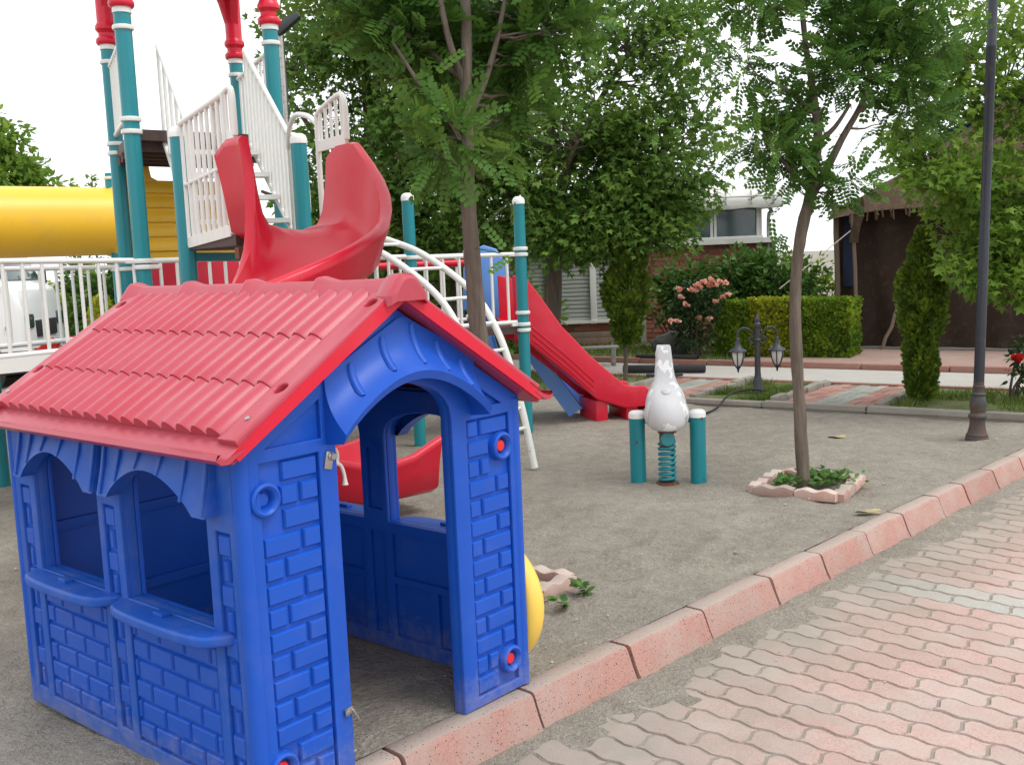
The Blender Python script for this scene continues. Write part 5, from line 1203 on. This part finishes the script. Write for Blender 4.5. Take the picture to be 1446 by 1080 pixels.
# ================================================================== BACKGROUND THINGS
# tall lamp post with cast base, leaning a little
lp = thing('lamp_post', 'tall dark lamp post with ornate rusty cast base on the right', 'lamp post', (3.54, 7.80, 0)); lp.rotation_euler = (0, .026, 0)
MB().lathe([(.0, -.02), (.083, -.02), (.083, .012), (.078, .020), (.080, .032), (.070, .045), (.062, .075), (.056, .11), (.056, .145), (.060, .160), (.068, .168), (.068, .180), (.060, .190), (.052, .205), (.056, .225), (.061, .255), (.060, .285), (.052, .315), (.046, .330), (.052, .338), (.052, .348), (.040, .358), (.037, .385), (.043, .400), (.043, .408), (.038, .414), (.039, .44)], (0, 0, 0), 28).build('cast_base', M['iron_rusty'], lp, local=True)
MB().lathe([(.038, .43), (.0375, 1.55), (.035, 1.56), (.035, 2.9), (.037, 2.905), (.037, 2.92), (.034, 2.93), (.032, 4.2)], (0, 0, 0), 20).build('shaft', M['iron'], lp, local=True)
for sx_ in (-1, 1):
    MB().tube(catmull([(0, 0, 3.9), (sx_ * .15, 0, 4.1), (sx_ * .35, 0, 4.1), (sx_ * .42, 0, 3.98)], 5), .014, 8).build('arm', M['iron'], lp, local=True)
    MB().lathe([(.02, -.25), (.09, -.2), (.12, -.02), (.13, 0), (.05, .08), (.0, .1)], (sx_ * .42, 0, 3.9), 16).build('lantern', M['frost'], lp, local=True)
# twin lantern
tl = thing('twin_lantern', 'short dark garden lantern with two hanging lamps on the grass strip', 'lantern', (2.52, 10.52, .02))
MB().lathe([(.0, 0), (.052, 0), (.052, .025), (.047, .035), (.047, .16), (.040, .175), (.034, .20), (.030, .24), (.028, .56), (.036, .565), (.036, .58), (.028, .59), (.028, .70), (.036, .71), (.036, .74), (.024, .755), (.030, .775), (.022, .80), (.010, .82), (.004, .85), (.0, .852)], (0, 0, 0), 20).build('column', M['iron_grey'], tl, local=True)
for sx_ in (-1, 1):
    MB().tube(catmull([(sx_ * .02, 0, .60), (sx_ * .08, 0, .68), (sx_ * .15, 0, .70), (sx_ * .195, 0, .66), (sx_ * .20, 0, .60)], 6), .011, 8).build('arm', M['iron_grey'], tl, local=True)
    MB().tube(catmull([(sx_ * .03, 0, .55), (sx_ * .07, 0, .54), (sx_ * .09, 0, .58), (sx_ * .06, 0, .61), (sx_ * .05, 0, .585)], 5), .008, 8).build('scroll', M['iron_grey'], tl, local=True)
    c = (sx_ * .20, 0, .37); lam = MB().lathe([(.010, .235), (.020, .225), (.022, .18), (.045, .13), (.085, .105), (.092, .098), (.092, .09), (.0, .088)][::-1], c, 20).build('lamp_roof', M['iron_grey'], tl, local=True)
    MB().lathe([(.020, -.06), (.045, -.02), (.062, .04), (.066, .088), (.0, .0885)], c, 16).build('lamp_glass', M['frost'], tl, local=True)
    for k in range(6):
        a = k * math.pi / 3 + .2; MB().tube([(c[0] + math.cos(a) * r_, math.sin(a) * r_, c[2] + z) for r_, z in ((.069, .09), (.065, .04), (.048, -.02), (.024, -.062))], .006, 6).build('lamp_bar', M['iron_grey'], tl, local=True)
    MB().lathe([(.0, -.125), (.008, -.12), (.012, -.09), (.030, -.06), (.022, -.052), (.0, -.05)], c, 14).build('finial', M['iron_grey'], tl, local=True)

# brick building with clad bay and glazed upper room
bd = thing('brick_building', 'red brick building with grey cladding bay and glazed white-roofed upper room', 'building', (2.0, 16.8, 0))
WY = 16.6
wl_ = MB().box((1.45, WY + .25, .8), (5.7, .4, 1.66)).build('wall', M['mortar'], bd)
# bricks: the 300 in view as single pieces, the rest joined
bwm = MB(); bwm.box((0, 0, 0), (.215, .03, .062)); bme = bwm.mesh('brick', ang=None); bme.materials.append(M['brick'])
cand = []
for r_ in range(21):
    z = .06 + .076 * r_
    for k in range(34):
        x = -1.35 + .228 * (k + (.5 if r_ % 2 else 0))
        if x > 4.12: continue
        if x < 2.05 and z > .46: continue
        px = 723 + 1470 * x / WY; py = 368 - (px - 723) * .042 + 1470 * (1.5 - z) / WY
        vis = (915 < px < 1060 and 335 < py < 395) or (900 < px < 950 and 395 < py < 505) or (770 < px < 930 and 455 < py < 505)
        cand.append((0 if vis else 1, rng.random(), x, z))
cand.sort(); restb = MB()
for i, (_, _, x, z) in enumerate(cand):
    if i < 300: link('brick', bme, None, wl_, Vector((x, WY + .045 + rng.uniform(-.003, .003), z)) - bd.location)
    else: restb.box((x, WY + .045, z), (.215, .03, .062))
o = restb.build('brick_courses', M['brick'], wl_, ang=None); o['kind'] = 'stuff'
# clad bay: boards between posts
cb = MB().box((.35, WY + .10, 1.22), (3.3, .06, 1.46)).build('cladding', M['corr'], bd)
for k in range(22): MB().cbox((.35, WY + .055, .52 + .066 * k), (3.3, .045, .058), .014).build('board', M['corr'], cb)
for x in (-1.2, -.2, .65, 1.36, 2.02): MB().cbox((x, WY + .01, 1.22), (.10, .08, 1.56), .008).build('post', M['white_clean'], bd)
MB().box((.35, WY + .02, .475), (3.5, .14, .04)).build('ledge', M['render'], bd)
MB().cbox((2.14, WY - .02, .75), (.09, .09, 1.5), .01).build('pipe', M['corr'], bd)
MB().box((1.45, WY + .2, 1.66), (5.8, .6, .08)).build('string_course', M['render'], bd)
ur = MB().box((2.75, WY + 1.2, 2.0), (2.7, 2.2, .62)).build('upper_room', M['render'], bd)
for x0, x1 in ((1.45, 2.0), (2.05, 2.75), (2.82, 3.28), (3.34, 4.02)):
    wf = MB().box(((x0 + x1) / 2, WY + .09, 1.94), (x1 - x0, .03, .44)).build('window', M['glass'], bd)
    for xx in (x0, x1): MB().cbox((xx, WY + .06, 1.94), (.045, .05, .47), .006).build('window_frame', M['white_clean'], wf)
MB().cbox((2.75, WY + .05, 1.715), (2.7, .06, .05), .008).build('sill', M['white_clean'], bd)
rows_ = []
for i in range(24):
    x = 1.4 + 2.95 * i / 23; sg = .03 * noise.noise(Vector((x * 3, 0, 0))); rows_.append([Vector((x, WY - .25, 2.16 + sg)), Vector((x, WY - .28 + sg, 2.24 + sg)), Vector((x, WY - .20, 2.42 + sg * .5)), Vector((x, WY + .3, 2.56)), Vector((x, WY + 1.8, 2.64)), Vector((x, WY + 1.8, 2.2))])
MB().grid(rows_, closed=True).build('awning_roof', M['render'], bd, ang=60)
for x in (3.45, 3.85, 4.2): MB().tube([(x, WY - .31, 2.22), (x, WY - .24, 2.44)], .012, 6).build('roof_bar', M['corr'], bd)
MB().tube([(3.3, WY - .30, 2.34), (4.33, WY - .30, 2.34)], .012, 6).build('roof_bar', M['corr'], bd)
MB().tube(catmull([(4.14, WY - .1, 2.2), (4.22, WY - .05, 2.1), (4.18, WY, 2.0), (4.18, WY, 1.1)], 4), .03, 8).build('downpipe', M['corr'], bd)
# bench
bn = thing('bench', 'grey metal-framed bench with plank back in front of the cladding', 'bench', (1.05, 13.95, .03))
for x in (-.36, .34):
    for y in (-.16, .16): MB().cbox((x, y, .13 if y < 0 else .22), (.03, .03, .26 if y < 0 else .44), .004).build('leg', M['bench'], bn, local=True)
    MB().cbox((x, 0, .04), (.025, .30, .025), .004).build('stretcher', M['bench'], bn, local=True)
for y in (-.13, -.04, .05): MB().cbox((0, y, .265), (.80, .08, .022), .004).build('seat_slat', M['bench'], bn, local=True)
for z in (.345, .425): MB().cbox((0, .15, z), (.80, .022, .07), .004).build('back_slat', M['wood_old'], bn, local=True)
# two black pipes by the path, and a mossy boulder
for a, b, r_, lab in (((1.72, 14.1, .13), (2.46, 13.55, .13), .035, 'black plastic pipe lying on the far edge of the pale path'), ((1.40, 12.85, .10), (2.36, 12.52, .10), .05, 'thick black plastic pipe lying across the near edge of the pale path')):
    t = thing('pipe', lab, 'pipe', ((a[0] + b[0]) / 2, (a[1] + b[1]) / 2, .05)); mb = MB(); A_, B_ = Vector(a), Vector(b); n = 18; d = (B_ - A_).normalized(); x = d.cross(Vector((0, 0, 1))); y = x.cross(d)
    rows_ = [[p + (x * math.cos(2*math.pi*j/n) + y * math.sin(2*math.pi*j/n)) * q for j in range(n)] for p, q in ((A_ + d * .03, r_ * .85), (A_, r_ * .85), (A_, r_), (B_, r_), (B_, r_ * .85), (B_ - d * .03, r_ * .85))]
    mb.grid(rows_, closed=True); mb.poly(rows_[0]); mb.poly(rows_[-1]); mb.build('tube', M['black'], t)
bm_ = bmesh.new(); bmesh.ops.create_icosphere(bm_, subdivisions=4, radius=1); me = bpy.data.meshes.new('boulder')
for v in bm_.verts:
    c = v.co.copy(); k = 1 + .22 * noise.fractal(c * 1.7, 1, 2, 3) + .05 * noise.noise(c * 6); v.co = Vector((c.x * .30, c.y * .2, c.z * .17)) * k
bm_.to_mesh(me); bm_.free(); smooth(me, 60); o = link('boulder', me, M['tarp_grey'], None, (2.28, 14.35, .26)); setp(o, 'dark grey lumpy boulder on the lawn left of the rose bush', 'boulder')

# dark felt tent
tt = thing('tent', 'large dark brown felt tent with fringed roof cloth on poles', 'tent', (5.9, 13.6, .1))
TA = Vector((4.62, 14.75, 0)); te = Vector((.80, -.60, 0)); tn = Vector((.60, .80, 0))
def tp(s_, n_, z): return TA + te * s_ + tn * n_ + Vector((0, 0, z))
rows_ = []
for z in np.linspace(.08, 2.05, 14):
    rows_.append([tp(s_, .05 + .035 * math.sin(s_ * 13 + z * 1.2) + .05 * noise.noise(Vector((s_ * 2.5, z, 4))), z + (.05 * math.sin(s_ * 1.5) if z > 1.9 else 0)) for s_ in np.linspace(0, 4.8, 90)])
MB().grid(rows_).build('front_cloth', M['felt'], tt, ang=80, fixn=False)
rows_ = [[tp(.0 + .03 * noise.noise(Vector((n_ * 4, z, 0))), n_, z) for n_ in np.linspace(.05, 3, 20)] for z in np.linspace(.08, 2.1, 10)]
MB().grid(rows_).build('side_cloth', M['felt'], tt, ang=80, fixn=False)
MB().grid([[tp(s_, 3, z) for s_ in np.linspace(0, 4.8, 10)] for z in (.08, 2.6)]).build('back_cloth', M['felt'], tt, fixn=False)
rows_ = []
for n_ in np.linspace(-.28, 3.1, 20):
    row = []
    for s_ in np.linspace(-.03, 4.9, 70):
        q = max(0, (n_ + .28) / 1.8); zz = 2.02 + (.22 + .62 * min(s_, 2.2)) * min(1, q) ** .8 + .07 * noise.noise(Vector((s_ * 1.4, n_ * 1.4, 2))) + .12 * math.sin(s_ * 1.3 + .4) * (1 - min(1, q)) - .10 * math.exp(-s_ * 3)
        if n_ < -.1: zz -= .13
        row.append(tp(s_, n_, zz))
    rows_.append(row)
MB().grid(rows_).build('roof_cloth', M['felt_roof'], tt, ang=80, fixn=False)
edge = rows_[0]
for k in range(60):
    i = min(len(edge) - 2, int(k * 1.12) + 5); p = edge[i].lerp(edge[i + 1], rng.random()); l = rng.uniform(.04, .14)
    MB().beam(p + Vector((0, 0, .02)), p - Vector((rng.uniform(-.02, .02), .0, l)), rng.uniform(.012, .03), .004, Vector((0, 1, 0))).build('fringe', M['felt_roof'], tt)
MB().tube(wobble(tp(.42, -.22, .08), tp(.36, -.25, 1.95), 5, .02), .028, 8).build('pole', M['wood_old'], tt)
MB().tube(wobble(tp(.05, -.02, .08), tp(.06, -.02, 2.1), 5, .02), .04, 8).build('pole', M['wood_old'], tt)
MB().tube(wobble(tp(.78, -.3, .08), tp(.96, -.1, .72), 4, .02), .025, 8).build('prop', M['wood_old'], tt); MB().tube(wobble(tp(.96, -.1, .72), tp(1.25, -.2, .42), 4, .02), .025, 8).build('prop', M['wood_old'], tt)
MB().tube([tp(.38, -.24, 1.75), tp(-.55, -.6, .95)], .008, 6).build('guy_rope', M['rope'], tt)
rows_ = [[tp(.36 + dx + .04 * math.sin(z * 7), -.26 - .03 * k, z) for k, dx in enumerate((0, .05, .11, .16))] for z in np.linspace(1.55, 2.15, 8)]
MB().grid(rows_).build('hanging_cloth', M['felt_roof'], tt, ang=80, fixn=False)
MB().grid([[tp(s_, 1.45 + .1 * k, 2.36 + .60 * min(s_, 2.2) + .06 * math.sin(s_ * 7) - .03 * k) for s_ in np.linspace(.9, 2.6, 14)] for k in range(4)]).build('blue_sheet', M['blue_tarp'], tt, ang=80, fixn=False)
def bag(lab, c, sx_, sy_, sz_):
    bm_ = bmesh.new(); bmesh.ops.create_icosphere(bm_, subdivisions=3, radius=1); me = bpy.data.meshes.new('bag')
    for v in bm_.verts:
        p = v.co.copy(); k = 1 + .35 * noise.noise(p * 2.3 + Vector(c)) + .15 * noise.noise(p * 7); v.co = Vector((p.x * sx_, p.y * sy_, max(-.4, p.z) * sz_)) * k
    bm_.to_mesh(me); bm_.free(); smooth(me, 30); setp(link('plastic_bag', me, M['blue_tarp'], None, c), lab, 'bag', 'blue bags by the hedge')
bag('crumpled blue bag at the foot of the tent corner pole', (4.62, 14.30, .15), .13, .1, .10); bag('small blue bag half behind the hedge end beside the tent', (4.32, 14.2, .13), .09, .08, .08)

# red rose at the right edge
rr2 = bush('rose_plant', 'red rose plant cut off by the right edge beside the lamp post', 'rose plant', (4.74, 9.55, .03), [(4.72, 9.5, .42, .10, .12, .26, 16)], 'oval', .07, 14, .09, 'leaf_rose', stems=5)
blossom(rr2, (4.60, 9.36, .42), .06, 'petal_red', 22)

# ---------------- far left: white van, hedge, flowers, trees, street lamp head
van = thing('van', 'white van seen through the bridge railing at the left edge', 'van', (-7.95, 15.6, -.15), R(8)); van.scale = (1.22, 1.22, 1.22)
side = [(-3.2, .28), (-3.2, 2.05), (.20, 2.05), (.52, 1.36), (.68, 1.25), (.75, 1.0), (.77, .42), (.68, .30)]
def vxf(y): return XF((1, 0, 0), (0, 0, 1), (0, 1, 0), (0, y, 0))
link('body', plate_mesh([side], 1.66, .07, 3, vxf(0)), M['car_white'], van)
for y in (-.84, .84):
    link('side_window', plate_mesh([[(-.60, 1.28), (-.60, 1.90), (.16, 1.92), (.44, 1.36), (.42, 1.28)]], .02, .006, 1, vxf(y)), M['glass'], van)
    link('side_window', plate_mesh([[(-2.0, 1.30), (-2.0, 1.88), (-.70, 1.88), (-.70, 1.30)]], .02, .006, 1, vxf(y)), M['glass'], van)
    for x in (.12, -2.4):
        wh = MB().lathe([(.0, -.10), (.24, -.10), (.31, -.085), (.33, -.05), (.33, .05), (.31, .085), (.0, .09)], (x, y * .96, .33), 26, (0, 1, 0)).build('wheel', M['black'], van, local=True); MB().lathe([(.0, 0), (.19, 0), (.19, .015), (.0, .03)], (x, y * .96 + (-.10 if y < 0 else .09), .33), 18, (0, -1 if y < 0 else 1, 0)).build('hub', M['steel'], wh, local=True)
        link('wheel_arch', plate_mesh([circ(x, .36, .40, 28)], .012, .004, 1, vxf(y * 1.002)), M['black'], van)
    MB().cbox((.50, y * 1.10, 1.40), (.08, .14, .18), .02).build('mirror', M['black'], van, local=True)
    MB().cbox((.72, y * .74, .88), (.12, .30, .18), .04).build('headlight', M['glass'], van, local=True)
    MB().cbox((.58, y * 1.0, .82), (.06, .03, .04), .008).build('side_lamp', M['orange_lens'], van, local=True)
MB().cbox((.76, 0, .78), (.04, .80, .20), .01).build('grille', M['black'], van, local=True)
MB().cbox((.75, 0, .42), (.16, 1.70, .26), .05).build('bumper', M['car_white'], van, local=True)
link('windscreen', plate_mesh([rect(-.70, -.36, .70, .36)], .02, .006, 1, XF((0, 1, 0), (-.42, 0, .9075), (.9075, 0, .42), (.375, 0, 1.70))), M['glass'], van)
hb = [(-5.2, 18.6), (-6.6, 19.4)]
bush('shrub', 'green hedge shrub behind the left railing next to the van', 'shrub', (-6.6, 17.8, -.15), [(-6.5, 17.9, .95, .8, .5, 1.0, 90), (-7.3, 18.3, .95, .7, .5, 1.0, 60)], 'oval', .14, 34, .26, 'leaf_shrub', 'shrubs along the far left')
bush('shrub', 'green hedge shrub seen between the bridge railing and the tower posts', 'shrub', (-5.2, 17.3, -.15), [(-5.2, 17.4, .95, .9, .5, 1.0, 95)], 'oval', .14, 34, .26, 'leaf_shrub', 'shrubs along the far left')
bush('shrub', 'dark shrub glimpsed under the tower between its posts', 'shrub', (-3.3, 16.8, -.15), [(-3.4, 16.9, .9, 1.0, .5, 1.0, 90)], 'oval', .14, 34, .26, 'leaf_plane', 'shrubs along the far left')
bush('shrub', 'dark shrub behind the walkway railing left of the capped post', 'shrub', (-1.6, 16.2, -.15), [(-1.5, 16.2, .8, 1.1, .5, .9, 70)], 'oval', .14, 34, .26, 'leaf_plane', 'shrubs along the far left')
bush('shrub', 'dark shrub behind the low deck and the arched ladder', 'shrub', (-.2, 15.6, -.15), [(-.2, 15.7, .55, .9, .4, .6, 44)], 'oval', .14, 34, .26, 'leaf_plane', 'shrubs along the far left')
conifer('conifer', 'small golden conifer behind the left bridge railing', (-5.95, 15.2, -.15), [(.1, .14), (.4, .22), (.8, .20), (1.1, .12), (1.35, .02)], 1500, .12, 'leaf_gold', .03, .1, cat='conifer')
rf = bush('flower_plant', 'low plant with red flowers behind the left bridge railing', 'flower plant', (-6.55, 15.1, -.15), [(-6.5, 15.1, .35, .40, .25, .32, 18)], 'oval', .09, 20, .14, 'leaf_rose')
for k in range(12): blossom(rf, (-6.5 + rng.uniform(-.28, .22), 14.85 + rng.uniform(-.1, .1), .52 + rng.uniform(-.16, .14)), .07, 'petal_red', 10)
tree('far_tree', 'pale green tree above the yellow crawl tube at the left edge', (-12.2, 25, -.15), [(-12.2, 25, -.2, .16), (-12.1, 25, 1.5, .13), (-12.0, 25, 3.0, .09), (-12.0, 25, 4.8, .04)], [], [(-11.9, 25, 4.0, .9, .9, .7, 50), (-11.8, 25, 4.8, .5, .6, .5, 18), (-11.1, 25, 3.6, .6, .6, .35, 16), (-12.8, 25, 4.6, .8, .7, .9, 34), (-12.3, 25, 2.8, 1.2, .9, .5, 24), (-12.1, 25, 5.3, .2, .3, .25, 4)], 'oval', .34, 34, .20, 'leaf_bright', 'bark_dark', twig=.02, knots=False)
for i, (x, z) in enumerate(((-10.75, 3.9), (-10.2, 4.05))):
    tree('sapling', ('left' if i == 0 else 'right') + ' one of two thin sapling tops above the yellow tube', (x, 26, -.15), [(x, 26, -.2, .05), (x, 26, 2, .03), (x + .05, 26, z, .01)], [], [(x, 26, z - .5, .14, .14, .5, 7)], 'oval', .14, 9, .16, 'leaf_hedge', 'bark_dark', twig=.01, knots=False, group='thin saplings far left')
bush('shrub', 'far hedge shrub behind the van and the yellow tube', 'shrub', (-9.5, 22, -.15), [(-9.5, 22, .9, 2.2, .6, 1.0, 70), (-12.5, 22, .9, 2.0, .6, 1.0, 60)], 'oval', .2, 30, .36, 'leaf_hedge', 'shrubs along the far left')
sl_ = thing('street_lamp', 'grey street lamp head on a pole behind the tower top', 'street lamp', (-2.50, 12.3, 0))
MB().lathe([(.06, -.1), (.045, 4.25)], (-2.50, 12.3, 0), 14).build('pole', M['steel'], sl_); mb = MB(); mb.cbox((-2.40, 12.25, 4.30), (.34, .14, .11), .035, Matrix.Rotation(R(-38), 3, 'Y')); mb.build('lamp_head', M['iron_grey'], sl_)

# litter on the sand: snapped twigs and leaf scraps
mb = MB()
for k in range(150):
    p = Vector(sandp()); a = rng.uniform(0, 6.28); d = Vector((math.cos(a), math.sin(a), rng.uniform(-.05, .15)))
    if k % 3: l = rng.uniform(.02, .07); mb.tube([p + Vector((0, 0, .004)), p + d * l * .5 + Vector((0, 0, .006)), p + d * l + Vector((rng.uniform(-.01, .01), 0, .004))], .0016, 4)
    else:
        w = Vector((-d.y, d.x, .1)) * rng.uniform(.006, .014); l = rng.uniform(.015, .035); q = p + Vector((0, 0, .006)); mb.add([q, q + d * l * .5 + w, q + d * l + Vector((0, 0, .006)), q + d * l * .5 - w], [(0, 1, 2, 3)])
o = mb.build('litter', M['dryleaf'], ang=None, fixn=False); setp(o, 'snapped twigs and dry leaf scraps scattered on the sand', None, None, 'stuff')
# dark blue cloth hung in the tent corner
rows_ = [[tp(.17 + .05 * k, -.04 - .02 * math.sin(z * 6 + k), z) for k in range(4)] for z in np.linspace(.95, 1.95, 10)]
MB().grid(rows_).build('blue_cloth', mat('navy_cloth', (.012, .018, .05), .9, .3, 10), tt, ang=80, fixn=False)
for s_ in (2.6, 3.5): MB().grid([[tp(s_ + .35 * k / 3, .0 + .02 * k, z) for k in range(4)] for z in (.1, 1.2)]).build('door_flap', M['black'], tt, fixn=False)
